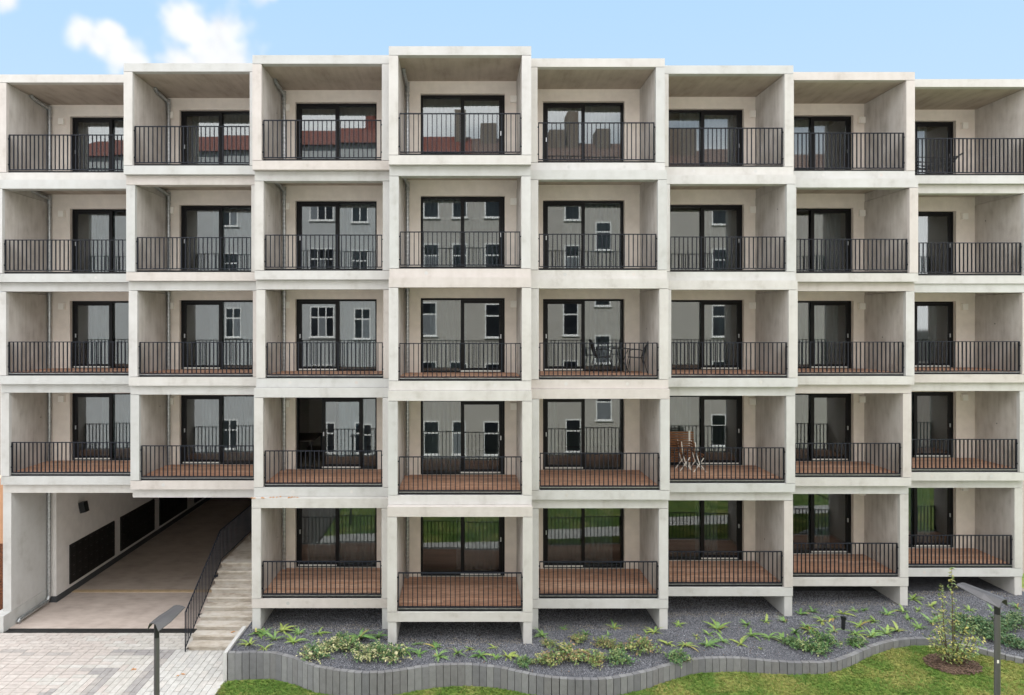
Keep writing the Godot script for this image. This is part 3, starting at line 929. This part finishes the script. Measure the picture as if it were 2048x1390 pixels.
func shrub_mesh(kind: int) -> ArrayMesh:
	var st := st_new()
	st.set_smooth_group(-1)
	var pal: Array = [
		[Color(0.08, 0.17, 0.05), Color(0.12, 0.20, 0.07), Color(0.45, 0.45, 0.22), Color(0.55, 0.52, 0.32), Color(0.10, 0.19, 0.08), Color(0.30, 0.32, 0.14)],
		[Color(0.07, 0.16, 0.05), Color(0.11, 0.21, 0.07), Color(0.16, 0.25, 0.09), Color(0.09, 0.18, 0.07), Color(0.30, 0.34, 0.14)],
		[Color(0.14, 0.21, 0.06), Color(0.22, 0.28, 0.08), Color(0.34, 0.34, 0.12), Color(0.42, 0.37, 0.17), Color(0.11, 0.20, 0.07), Color(0.17, 0.25, 0.09), Color(0.28, 0.19, 0.10)],
		[Color(0.06, 0.13, 0.05), Color(0.08, 0.17, 0.06), Color(0.10, 0.19, 0.08), Color(0.20, 0.26, 0.12), Color(0.05, 0.12, 0.05)]][kind]
	# sprigs spread from the middle, each with leaves along it
	for i in 46:
		var a := rng.randf() * TAU
		var reach := sqrt(rng.randf()) * rng.randf_range(0.7, 1.15)
		var tip := Vector3(cos(a) * reach, rng.randf_range(0.15, 0.62) * (1.15 - reach * 0.7), sin(a) * reach)
		var base := Vector3(tip.x * 0.25, 0.02, tip.z * 0.25)
		var sprig: Color = pal[rng.randi_range(0, pal.size() - 1)]
		for k in 13:
			var t := rng.randf_range(0.25, 1.0)
			var p := base.lerp(tip, t) + Vector3(0, sin(t * PI) * 0.08, 0) + Vector3(rng.randf_range(-0.07, 0.07), rng.randf_range(-0.04, 0.06), rng.randf_range(-0.07, 0.07))
			var dir := Vector3(rng.randf_range(-1, 1), rng.randf_range(-0.3, 0.7), rng.randf_range(-1, 1)).normalized()
			var nor := (Vector3(rng.randf_range(-0.6, 0.6), 1, rng.randf_range(-0.6, 0.6))).normalized()
			var c: Color = sprig if rng.randf() < 0.6 else pal[rng.randi_range(0, pal.size() - 1)]
			c = c * rng.randf_range(0.75, 1.25)
			c.a = 1
			leafquad(st, p, dir, nor, rng.randf_range(0.10, 0.17), rng.randf_range(0.06, 0.10), c)
	st.generate_normals()
	return st.commit()

func stems_mesh(n: int) -> ArrayMesh:
	var st := st_new()
	for i in n:
		var a := rng.randf() * TAU
		scyl(st, Vector3(0, -0.02, 0), Vector3(cos(a) * 0.7, 0.3, sin(a) * 0.7), 0.012, 0.005, 5)
	return st.commit()

func make_shrubs() -> void:
	var kinds := []
	for k in 4:
		kinds.append([shrub_mesh(k), shrub_mesh(k), shrub_mesh(k)])
	var stems := stems_mesh(9)
	var word := ["cream-edged leafy", "low green leafy", "yellowing leafy", "dark green spreading"]
	var count := {}
	var order := SHRUBS.duplicate()
	order.sort_custom(func(a, b): return a[0] < b[0])
	for s in order:
		var b := bay(s[0])
		var key := "%d %d" % [b, s[3]]
		var n: int = count.get(key, 0)
		count[key] = n + 1
		var t := thing("shrub", "%s shrub in gravel, %s from left below %s ground-floor balcony" % [word[s[3]], NTH[n], GROUND[b - 2]], "shrub", Vector3(s[0], BED_Y, -s[1]), "shrubs in the gravel bed")
		var bs := Basis(Vector3.UP, rng.randf() * TAU) * Basis.from_scale(Vector3(s[2] * 1.2, s[2] * rng.randf_range(1.25, 1.6), s[2] * 1.2))
		var o := put("foliage", kinds[s[3]][rng.randi_range(0, 2)], M.leaves, t, t.position)
		o.basis = bs
		var q := put("stems", stems, M.stem, t, t.position)
		q.basis = bs

func make_sapling() -> void:
	var at := Vector3(11.67, lawn_y(11.67), -16.32)
	var t := thing("young_shrub_tree", "young multi-stemmed leafy tree with two tall shoots in mulch ring on lawn", "tree", at)
	var st := st_new()
	var lf := st_new()
	lf.set_smooth_group(-1)
	var pal := [Color(0.13, 0.21, 0.06), Color(0.20, 0.27, 0.08), Color(0.30, 0.32, 0.12), Color(0.45, 0.42, 0.12), Color(0.16, 0.24, 0.09)]
	var tops := [Vector3(-0.02, 2.35, 0.0), Vector3(-0.30, 1.95, 0.05), Vector3(-0.45, 1.05, 0.1), Vector3(0.42, 1.0, 0.12), Vector3(0.2, 1.2, -0.2), Vector3(-0.2, 1.15, -0.25), Vector3(0.62, 0.72, 0.0), Vector3(-0.6, 0.75, 0.05), Vector3(0.3, 0.6, 0.35), Vector3(-0.15, 0.7, 0.4), Vector3(0.45, 1.15, -0.1)]
	for i in tops.size():
		var top: Vector3 = tops[i]
		var base := Vector3(rng.randf_range(-0.06, 0.06), -0.05, rng.randf_range(-0.06, 0.06))
		var mid := base.lerp(top, 0.5) + Vector3(top.x * 0.12, 0, top.z * 0.12)
		scyl(st, base, mid, 0.014, 0.010, 6)
		scyl(st, mid, top, 0.010, 0.004, 6)
		var n := 95 if i > 1 else 110
		for k in n:
			var f := pow(rng.randf(), 0.8)
			f = 0.15 + 0.85 * f
			var p := base.lerp(mid, f * 2) if f < 0.5 else mid.lerp(top, f * 2 - 1)
			var spread := 0.13 if i > 1 or f < 0.5 else lerpf(0.10, 0.025, (f - 0.5) * 2)
			p += Vector3(rng.randf_range(-1, 1), rng.randf_range(-0.6, 0.6), rng.randf_range(-1, 1)) * spread
			if p.y < 0.12: continue
			var c: Color = pal[rng.randi_range(0, 4)] * rng.randf_range(0.75, 1.2)
			c.a = 1
			leafquad(lf, p, Vector3(rng.randf_range(-1, 1), rng.randf_range(-0.5, 0.5), rng.randf_range(-1, 1)).normalized(), Vector3(rng.randf_range(-0.5, 0.5), 1, rng.randf_range(-0.5, 0.5)).normalized(), rng.randf_range(0.06, 0.095), rng.randf_range(0.04, 0.06), c)
	lf.generate_normals()
	put("trunk", st.commit(), M.stem, t, at)
	put("crown", lf.commit(), M.leaves, t, at)
	# mulch ring: a mound with bark chips
	var ms := st_new()
	var ring := thing("mulch_ring", "brown bark mulch ring around the young tree on lawn", "mulch", at)
	for i in 24:
		var a := TAU * i / 24
		var b := TAU * (i + 1) / 24
		var ra := 0.44 + 0.06 * sin(a * 3 + 1) + 0.05 * sin(a * 7)
		var rb := 0.44 + 0.06 * sin(b * 3 + 1) + 0.05 * sin(b * 7)
		var pa := Vector3(cos(a) * ra * 1.2, 0.022 + 0.0285 * cos(a) * ra * 1.2, sin(a) * ra)
		var pb := Vector3(cos(b) * rb * 1.2, 0.022 + 0.0285 * cos(b) * rb * 1.2, sin(b) * rb)
		var ia := Vector3(pa.x * 0.6, 0.07, pa.z * 0.6)
		var ib := Vector3(pb.x * 0.6, 0.07, pb.z * 0.6)
		quad(ms, pa, ia, ib, pb)
		tri(ms, ia, Vector3(0, 0.05, 0), ib)
	ms.generate_normals()
	put("mulch_bed", ms.commit(), M.mulch, ring, at)
	var chips := MultiMesh.new()
	chips.transform_format = MultiMesh.TRANSFORM_3D
	chips.use_colors = true
	chips.mesh = bmesh(Vector3(0.06, 0.012, 0.022))
	chips.instance_count = 900
	for i in 900:
		var a := rng.randf() * TAU
		var r := sqrt(rng.randf()) * 0.5
		var p := Vector3(cos(a) * r * 1.2, 0.03 + 0.05 * clampf((0.48 - r) * 3, 0, 1) + rng.randf() * 0.02, sin(a) * r)
		p.y += 0.0285 * p.x
		chips.set_instance_transform(i, Transform3D(Basis.from_euler(Vector3(rng.randf_range(-0.4, 0.4), rng.randf() * TAU, rng.randf_range(-0.3, 0.3))) * Basis.from_scale(Vector3.ONE * rng.randf_range(0.5, 1.3)), p))
		var v := rng.randf_range(0.5, 1.4)
		chips.set_instance_color(i, Color(0.14 * v, 0.09 * v, 0.065 * v))
	var mm := MultiMeshInstance3D.new()
	mm.name = "bark_chips"
	mm.multimesh = chips
	mm.material_override = M.stones
	mm.set_meta("kind", "stuff")
	ring.add_child(mm)

func make_grass() -> void:
	var st := st_new()
	st.set_smooth_group(-1)
	for i in 7:
		var a := rng.randf() * TAU
		var lean := rng.randf_range(0.1, 0.6)
		var h := rng.randf_range(0.6, 1.1)
		var p := Vector3(rng.randf_range(-0.5, 0.5), 0, rng.randf_range(-0.5, 0.5)) * 0.6
		var side := Vector3(cos(a + PI / 2), 0, sin(a + PI / 2)) * 0.09
		var tip := p + Vector3(cos(a) * lean, h, sin(a) * lean)
		var mid := p + Vector3(cos(a) * lean * 0.35, h * 0.6, sin(a) * lean * 0.35)
		st.set_color(Color(1, 1, 1))
		tri(st, p - side, mid + side * 0.8, p + side)
		tri(st, p - side, mid - side * 0.8, mid + side * 0.8)
		tri(st, mid - side * 0.8, tip, mid + side * 0.8)
	st.generate_normals()
	var dry := FastNoiseLite.new()
	dry.seed = 77
	dry.frequency = 0.8
	dry.fractal_octaves = 3
	var mm := MultiMesh.new()
	mm.transform_format = MultiMesh.TRANSFORM_3D
	mm.use_colors = true
	mm.mesh = st.commit()
	var pts := []
	while pts.size() < 52000:
		var x := rng.randf_range(-5.82, 16.0)
		var d := rng.randf_range(13.6, 17.5) if pts.size() < 44000 else rng.randf_range(5.0, 12.2)
		if d > wall_d(x) - 0.13:
			continue
		var e := Vector2((x - 11.67) / 1.2, d - 16.32)
		if e.length() < 0.46:
			continue
		pts.append(Vector2(x, d))
	mm.instance_count = pts.size()
	for i in pts.size():
		var p: Vector2 = pts[i]
		var v := dry.get_noise_2d(p.x, p.y) + clampf((p.x - 2.0) * 0.035, -0.15, 0.22)
		var yellow := clampf(smoothstep(-0.25, 0.75, v) + rng.randf_range(-0.35, 0.35), 0, 1)
		var c := Color(0.11, 0.21, 0.03).lerp(Color(0.34, 0.33, 0.10), yellow) * rng.randf_range(0.75, 1.25)
		var s := rng.randf_range(0.03, 0.055)
		mm.set_instance_transform(i, Transform3D(Basis(Vector3.UP, rng.randf() * TAU) * Basis.from_scale(Vector3(s * 1.1, s, s * 1.1)), Vector3(p.x, lawn_y(p.x) - 0.003, -p.y)))
		mm.set_instance_color(i, Color(c.r, c.g, c.b))
	var o := MultiMeshInstance3D.new()
	o.name = "grass"
	o.multimesh = mm
	o.material_override = M.grass_blades
	o.set_meta("kind", "stuff")
	add_child(o)
	tag(o, "short mown lawn grass with dry yellow patches", "grass")

func make_stones() -> void:
	# small split stones of the gravel bed
	var st := st_new()
	st.set_smooth_group(-1)
	var v := []
	for p in [Vector3(1, 0, 0), Vector3(-1, 0, 0.1), Vector3(0, 0.7, 0), Vector3(0.1, -0.6, 0), Vector3(0, 0.1, 0.9), Vector3(0, 0, -0.8)]:
		v.append(p + Vector3(rng.randf_range(-0.2, 0.2), rng.randf_range(-0.2, 0.2), rng.randf_range(-0.2, 0.2)))
	for f in [[0, 2, 4], [0, 5, 2], [1, 4, 2], [1, 2, 5], [0, 4, 3], [0, 3, 5], [1, 3, 4], [1, 5, 3]]:
		st.set_color(Color(1, 1, 1))
		tri(st, v[f[0]], v[f[2]], v[f[1]])
	st.generate_normals()
	var mm := MultiMesh.new()
	mm.transform_format = MultiMesh.TRANSFORM_3D
	mm.use_colors = true
	mm.mesh = st.commit()
	var patch := FastNoiseLite.new()
	patch.seed = 4
	patch.frequency = 0.5
	var pts := []
	while pts.size() < 120000:
		var x := rng.randf_range(-5.7, 16.6)
		var d := rng.randf_range(15.4, 20.6)
		if d < wall_d(x) + 0.01:
			continue
		pts.append(Vector2(x, d))
	mm.instance_count = pts.size()
	for i in pts.size():
		var p: Vector2 = pts[i]
		var s := rng.randf_range(0.008, 0.016)
		mm.set_instance_transform(i, Transform3D(Basis.from_euler(Vector3(rng.randf() * TAU, rng.randf() * TAU, rng.randf() * TAU)) * Basis.from_scale(Vector3(s, s * 0.7, s)), Vector3(p.x, BED_Y + s * 0.3, -p.y)))
		var g := rng.randf_range(0.75, 1.28) * (1.0 + 0.3 * patch.get_noise_2d(p.x, p.y))
		if rng.randf() < 0.02: g *= 1.9
		var drip: float = absf(p.y - FR[4][bay(p.x)] - 0.12 + 0.05 * sin(p.x * 9))
		mm.set_instance_color(i, Color(0.232, 0.237, 0.262) * g if rng.randf() > (0.012 if drip > 0.16 else 0.4) else (Color(0.22, 0.13, 0.07) if drip > 0.16 else Color(0.30, 0.265, 0.21)) * g)
	var o := MultiMeshInstance3D.new()
	o.name = "gravel_stones"
	o.multimesh = mm
	o.material_override = M.stones
	o.set_meta("kind", "stuff")
	add_child(o)
	tag(o, "dark slate grey gravel stones of the planting bed", "gravel")

# ---------------------------------------------------------------- lamps and furniture
func street_lamp(at: Vector3, top: float, dir: Vector3, label: String, sticker: bool) -> void:
	var t := thing("street_lamp", label, "street lamp", at, "grey path lamps")
	var st := st_new()
	scyl(st, at + Vector3(0, -0.1, 0), Vector3(at.x, top - 0.22, at.z), 0.045, 0.042, 20)
	put("pole", st.commit(), M.lamp_metal, t)
	st = st_new()
	scyl(st, Vector3(at.x, top - 0.25, at.z), Vector3(at.x, top + 0.02, at.z), 0.04, 0.04, 20)
	put("pole_collar", st.commit(), M.black_metal, t)
	# folded sheet head, ridge in the middle, wider at the pole end
	var d := dir.normalized()
	var side := d.cross(Vector3.UP).normalized()
	var up := side.cross(d).normalized()
	var L := dir.length()
	var o := Vector3(at.x, top, at.z) - d * 0.1
	var sec := func(p: Vector3, w: float, h: float, drop: float) -> Array:
		return [p - side * w - up * drop, p - side * w * 0.55 + up * h * 0.8, p + up * h, p + side * w * 0.55 + up * h * 0.8, p + side * w - up * drop]
	var secs := [sec.call(o, 0.10, 0.06, 0.06), sec.call(o + d * L * 0.45, 0.145, 0.05, 0.03), sec.call(o + d * (L + 0.1), 0.11, 0.02, 0.0)]
	st = st_new()
	st.set_smooth_group(-1)
	for i in 2:
		for k in 4:
			quad(st, secs[i][k], secs[i][k + 1], secs[i + 1][k + 1], secs[i + 1][k])
			var q := up * -0.012
			quad(st, secs[i][k] + q, secs[i + 1][k] + q, secs[i + 1][k + 1] + q, secs[i][k + 1] + q)
		for k in [0, 4]:
			quad(st, secs[i][k], secs[i + 1][k], secs[i + 1][k] + up * -0.012, secs[i][k] + up * -0.012)
	for e in [0, 2]:
		for k in 4:
			quad(st, secs[e][k], secs[e][k + 1], secs[e][k + 1] + up * -0.012, secs[e][k] + up * -0.012)
	st.generate_normals()
	put("lamp_head", st.commit(), M.lamp_metal, t)
	if sticker:
		put("sticker", bmesh(Vector3(0.03, 0.05, 0.004)), M.white_metal, t, Vector3(at.x - 0.02, top - 0.95, at.z + 0.041))

func bistro_chair(at: Vector3, turn: float, label: String) -> void:
	var t := thing("bistro_chair", label, "chair", at, "black metal chairs on the balcony")
	var fr := st_new()
	for s in [-1.0, 1.0]:
		var x: float = s * 0.24
		tube(fr, [Vector3(x, 0, 0.25), Vector3(x, 0.43, 0.18), Vector3(x, 0.62, 0.20), Vector3(x, 0.66, 0.10), Vector3(x, 0.65, -0.12), Vector3(x, 0.60, -0.22)], 0.011, 6)
		tube(fr, [Vector3(x, 0, -0.30), Vector3(x, 0.43, -0.18), Vector3(x * 0.95, 0.88, -0.32)], 0.011, 6)
	tube(fr, [Vector3(-0.228, 0.88, -0.32), Vector3(-0.1, 0.93, -0.34), Vector3(0.1, 0.93, -0.34), Vector3(0.228, 0.88, -0.32)], 0.011, 6)
	put("frame", fr.commit(), M.black_metal, t, at)
	var seat := st_new()
	sboxr(seat, Vector3(0.46, 0.02, 0.42), Transform3D(Basis(Vector3.RIGHT, -0.05), Vector3(0, 0.43, 0)))
	put("seat", seat.commit(), M.black_metal, t, at)
	var back := st_new()
	for i in 8:
		var p := Vector3(lerpf(-0.2, 0.2, i / 7.0), 0.45, -0.19)
		tube(back, [p, Vector3(p.x, 0.91, -0.33)], 0.012, 5)
	put("backrest", back.commit(), M.black_metal, t, at)
	t.rotation.y = turn

func make_furniture() -> void:
	var y := deck_y(2)
	bistro_chair(Vector3(3.92, y, -19.45), PI / 2, "black metal armchair left of round table on second-floor balcony")
	bistro_chair(Vector3(4.84, y, -19.30), -PI / 2 - 0.15, "black metal armchair right of round table on second-floor balcony")
	var t := thing("bistro_table", "small black round metal table between two balcony chairs", "table", Vector3(4.42, y, -19.3))
	var st := st_new()
	scyl(st, Vector3(4.42, y + 0.67, -19.3), Vector3(4.42, y + 0.69, -19.3), 0.27, 0.27, 24)
	put("table_top", st.commit(), M.black_metal, t)
	for i in 3:
		var a := TAU * i / 3 + 0.4
		var d := Vector3(cos(a), 0, sin(a))
		st = st_new()
		tube(st, [t.position + d * 0.24, t.position + d * 0.06 + Vector3(0, 0.32, 0), t.position + d * 0.2 + Vector3(0, 0.67, 0)], 0.011, 6)
		put("leg", st.commit(), M.black_metal, t)
	# folded slatted table against the glass and folding chairs with white frames
	y = deck_y(3)
	var ft_ := thing("folding_table", "brown slatted wooden folding table stood on edge against glass door", "table", Vector3(6.3, y, -20.35))
	for i in 13:
		var h := 0.16 + i * 0.07
		bx("slat", Vector3(5.72, y + h, -20.36 - i * 0.008), Vector3(6.86, y + h + 0.05, -20.335 - i * 0.008), M.brown_slat, ft_)
	for x in [5.85, 6.7]:
		bx("rail", Vector3(x, y, -20.42), Vector3(x + 0.05, y + 1.08, -20.40), M.white_metal, ft_)
	var lab := ["brown slatted folding chair with white legs, nearer the concrete post", "brown slatted folding chair with white legs, farther from the concrete post"]
	for k in 2:
		var at := Vector3(6.42 + 0.36 * k, y, -20.0 + 0.12 * k)
		var c := thing("folding_chair", lab[k], "folding chair", at, "folded balcony chairs")
		for s in [-1.0, 1.0]:
			var zz: float = s * 0.2
			var a := st_new()
			tube(a, [at + Vector3(-0.17, 0, zz), at + Vector3(0.05, 0.30, zz), at + Vector3(0.12, 0.40, zz)], 0.014, 6)
			put("leg", a.commit(), M.white_metal, c)
			var b := st_new()
			tube(b, [at + Vector3(0.19, 0, zz * 0.9), at + Vector3(0.0, 0.24, zz * 0.9), at + Vector3(-0.08, 0.48, zz * 0.9), at + Vector3(-0.12, 0.85, zz * 0.9)], 0.014, 6)
			put("leg", b.commit(), M.white_metal, c)
		for i in 4:
			bx("slat", at + Vector3(-0.15, 0.55 + i * 0.075, -0.2), at + Vector3(-0.13, 0.60 + i * 0.075, 0.2), M.brown_slat, c)
		for i in 4:
			bx("slat", at + Vector3(-0.02 + i * 0.045, 0.33 + i * 0.045, -0.19), at + Vector3(0.0 + i * 0.045, 0.37 + i * 0.045, 0.19), M.brown_slat, c)
	# hammock on the top floor
	y = deck_y(0)
	var hm := thing("hammock", "dark woven hammock on its stand behind the top-floor railing", "hammock", Vector3(14.3, y, -20.9))
	var hs := st_new()
	for k in 8:
		var u := k / 7.0
		var prev := Vector3.ZERO
		for i in 13:
			var s := i / 12.0
			var x := lerpf(13.15, 15.12, s)
			var sag := 4.0 * s * (1 - s)
			var p := Vector3(x, y + 0.74 - sag * lerpf(0.12, 0.42, sin(u * PI)) , -20.9 + (u - 0.5) * 0.62 * sag)
			if i > 0:
				var dirp := (p - prev).normalized()
				sboxr(hs, Vector3(prev.distance_to(p) + 0.01, 0.012, 0.05), Transform3D(Basis(dirp, dirp.cross(Vector3.BACK).normalized() * -1.0, Vector3.BACK).orthonormalized(), (p + prev) / 2))
			prev = p
	put("sling", hs.commit(), M.black_metal, hm)
	var stand := st_new()
	for s in [[13.15, -1.0], [15.12, 1.0]]:
		var p := Vector3(s[0], y + 0.74, -20.9)
		tube(stand, [p + Vector3(s[1] * 0.16, 0.10, 0), p, p + Vector3(-s[1] * 0.62, -0.74, 0.0)], 0.022, 8)
	tube(stand, [Vector3(13.6, y + 0.03, -20.9), Vector3(14.6, y + 0.03, -20.9)], 0.022, 8)
	put("stand", stand.commit(), M.black_metal, hm)
	# desk and chair inside the open door
	y = deck_y(3)
	var dk := thing("desk", "dark desk inside the room behind the open sliding door", "desk", Vector3(-5.0, y, -21.4))
	bx("desk_top", Vector3(-5.45, y + 0.70, -22.3), Vector3(-4.62, y + 0.73, -20.75), M.desk_dark, dk)
	for x in [-5.42, -4.68]:
		for z in [-22.25, -20.82]:
			bx("leg", Vector3(x, y - 0.02, z), Vector3(x + 0.04, y + 0.70, z + 0.04), M.black_metal, dk)
	# spotlight in the gravel
	var sp := thing("garden_spotlight", "short black bollard spotlight standing in the gravel bed", "spotlight", Vector3(9.97, BED_Y, -17.98))
	st = st_new()
	scyl(st, Vector3(9.97, BED_Y - 0.02, -17.98), Vector3(9.985, BED_Y + 0.26, -17.98), 0.045, 0.05, 16)
	put("post", st.commit(), M.black_metal, sp)
	st = st_new()
	scyl(st, Vector3(9.985, BED_Y + 0.25, -17.98), Vector3(9.99, BED_Y + 0.33, -17.99), 0.06, 0.075, 16)
	put("spot_head", st.commit(), M.black_metal, sp)
	street_lamp(Vector3(-4.895, lawn_y(-4.895), -10.855), -4.70, Vector3(0.13, 0.05, -0.55), "slim grey path lamp beside the paved driveway", false)
	street_lamp(Vector3(8.383, lawn_y(8.383), -10.739), -4.28, Vector3(-0.2, 0.06, -0.52), "slim grey path lamp with small white sticker on the lawn", true)
	# fallen leaves on the paving
	var spots := [Vector3(-8.35, 0, -17.2), Vector3(-6.3, 0, -18.65), Vector3(-11.9, 0, -16.6), Vector3(-7.0, 0, -16.9)]
	var where := ["on the dark paver strip", "on a lower stair step", "on the pink pavers of the drive", "on the grey walkway pavers"]
	var up := [0.0, 0.30, 0.0, 0.0]
	for i in 6:
		spots.append(Vector3(-5.5 + i * 0.21 + rng.randf_range(-0.05, 0.05), 0, -18.08 + rng.randf_range(-0.05, 0.05)))
		where.append("on the concrete ledge, %s from left" % NTH[i])
		up.append(tp(4) - PAVE_Y)
	for i in spots.size():
		var ls := st_new()
		ls.set_smooth_group(-1)
		var p: Vector3 = spots[i] + Vector3(0, PAVE_Y + up[i] + 0.01, 0)
		for k in 3:
			var a := rng.randf() * TAU
			leafquad(ls, Vector3(rng.randf_range(-0.05, 0.05), 0, rng.randf_range(-0.03, 0.03)), Vector3(cos(a), 0.05, sin(a)), Vector3.UP, 0.09, 0.06, Color(1, 1, 1))
		ls.generate_normals()
		var o := put("fallen_leaf", ls.commit(), M.leaf_litter, self, p)
		tag(o, "dry orange fallen leaf " + where[i], "leaf", "fallen leaves")

# ---------------------------------------------------------------- what the glass mirrors: houses across the courtyard
func far_window(parent: Node3D, x: float, y0: float, w: float, h: float, z: float) -> void:
	var s := st_new()
	sbox(s, Vector3(x - w / 2, y0, z - 0.03), Vector3(x + w / 2, y0 + h, z))
	sbox(s, Vector3(x - w / 2 - 0.06, y0 - 0.06, z - 0.12), Vector3(x + w / 2 + 0.06, y0, z))
	var win := put("window", s.commit(), M.window_white, parent)
	var n := 3 if w > 1.2 else 2 if w > 0.95 else 1
	for i in n:
		var a := x - w / 2 + 0.07 + i * (w - 0.07) / n
		var b := a + (w - 0.07) / n - 0.07
		bx("pane", Vector3(a, y0 + 0.07, z - 0.035), Vector3(b, y0 + h * 0.62, z - 0.031), M.window_dark if rng.randf() < 0.7 else M.window_curtained, win)
		bx("pane", Vector3(a, y0 + h * 0.62 + 0.09, z - 0.035), Vector3(b, y0 + h - 0.07, z - 0.031), M.window_dark, win)

func roof(parent: Node3D, x0: float, x1: float, eave: float, ridge: float, z: float, deep: float, m: Material) -> void:
	var s := st_new()
	s.set_smooth_group(-1)
	var a := Vector3(x0, eave, z - 0.35)
	var b := Vector3(x1, eave, z - 0.35)
	var c := Vector3(x1, ridge, z + deep)
	var d := Vector3(x0, ridge, z + deep)
	quad(s, a, b, c, d)
	quad(s, Vector3(x0, eave, z + 2 * deep), d, c, Vector3(x1, eave, z + 2 * deep))
	tri(s, a, d, Vector3(x0, eave, z + 2 * deep))
	tri(s, b, Vector3(x1, eave, z + 2 * deep), c)
	s.generate_normals()
	put("roof", s.commit(), m, parent)

func make_opposite() -> void:
	var z := 0.55
	var beige := thing("beige_house", "beige plastered house with white windows mirrored in the balcony glass", "house", Vector3(11, -8.6, 5))
	bx("wall", Vector3(-3.9, -9, z), Vector3(26, 9.3, 10), M.facade_beige, beige)
	roof(beige, -4.1, 0.4, 9.3, 12.5, z, 5, M.roof_red)
	roof(beige, 0.41, 26.2, 9.3, 12.4, z, 5, M.roof_brown)
	for k in range(-3, 3):
		var y0 := -0.48 + 3.44 * k
		if y0 < -8 or y0 + 1.96 > 9.3: continue
		for x in [-2.0, -0.33, 1.6, 6.4, 11.2, 15.8]:
			if absf(x) < 0.9 and k == 0: continue
			far_window(beige, x, y0, 0.92, 1.96, z)
		far_window(beige, 8.35, y0 + 1.75, 0.95, 1.7, z)
	for p in [[-0.75, 0.8, 13.95], [1.0, 1.0, 13.1], [5.6, 1.0, 13.0], [6.8, 0.7, 14.2], [8.8, 0.9, 13.1], [13.6, 2.2, 13.6]]:
		bx("chimney", Vector3(p[0], 10.5, 4.5), Vector3(p[0] + p[1], p[2], 6.0), M.chimney, beige)
	var grey := thing("grey_house", "pale grey plastered house with white windows and red roof mirrored in the glass", "house", Vector3(-14, -8.6, 5))
	bx("wall", Vector3(-26, -9, z), Vector3(-3.92, 11.0, 10), M.facade_grey, grey)
	roof(grey, -26.2, -3.92, 11.0, 13.4, z, 5, M.roof_red)
	for k in range(-3, 4):
		var y0 := -0.6 + 3.5 * k
		if y0 < -8 or y0 + 1.85 > 11: continue
		for x in [[-8.6, 1.45], [-6.2, 1.0], [-11.6, 1.0], [-14.5, 1.0], [-18.0, 1.4]]:
			far_window(grey, x[0], y0, x[1], 1.85, z)
	bx("chimney", Vector3(-6.6, 12.4, 5), Vector3(-5.8, 14.4, 6.2), M.roof_red, grey)
	# low neighbour at the left edge
	var nb := thing("neighbour_wall", "salmon plastered garden wall with wooden fence beyond the left gateway post", "garden wall", Vector3(-15.5, PAVE_Y, -20.6))
	bx("wall", Vector3(-24, -6.6, -21.3), Vector3(-13.6, -4.6, -20.9), M.neighbour_salmon, nb)
	for i in 40:
		bx("fence_board", Vector3(-13.62 - i * 0.16 - 0.15, -9, -20.9), Vector3(-13.62 - i * 0.16, -6.6, -20.86), M.fence_wood, nb)

# ---------------------------------------------------------------- scene
func _ready() -> void:
	rng.seed = 20240
	var cam := Camera3D.new()
	cam.name = "camera"
	cam.near = 0.05
	cam.far = 400
	cam.projection = Camera3D.PROJECTION_FRUSTUM
	cam.size = 1390.0 / 1365.0 * cam.near
	cam.frustum_offset = Vector2(95.0, -39.0) / 1365.0 * cam.near
	add_child(cam)
	cam.current = true
	var env := Environment.new()
	env.background_mode = Environment.BG_SKY
	env.sky = Sky.new()
	env.sky.sky_material = make_sky()
	env.background_energy_multiplier = 0.352
	env.tonemap_mode = Environment.TONE_MAPPER_LINEAR
	env.tonemap_exposure = 2.88
	env.sdfgi_enabled = true
	env.ssao_enabled = true
	env.ssil_enabled = true
	var we := WorldEnvironment.new()
	we.name = "world_environment"
	we.environment = env
	add_child(we)
	var sun := DirectionalLight3D.new()
	sun.name = "sun"
	sun.light_energy = 1.05
	sun.light_color = Color(1.0, 0.985, 0.965)
	sun.light_angular_distance = 0.5
	sun.shadow_enabled = true
	add_child(sun)
	sun.look_at_from_position(Vector3(-5, 11.5, -14), Vector3(0, 0, 0))
	make_materials()
	make_ground()
	make_building()
	make_opposite()
	make_retaining_wall()
	make_stairs()
	make_paving()
	make_passage_things()
	make_curtains()
	make_furniture()
	make_sapling()
	make_ferns()
	make_shrubs()
	make_stones()
	make_grass()
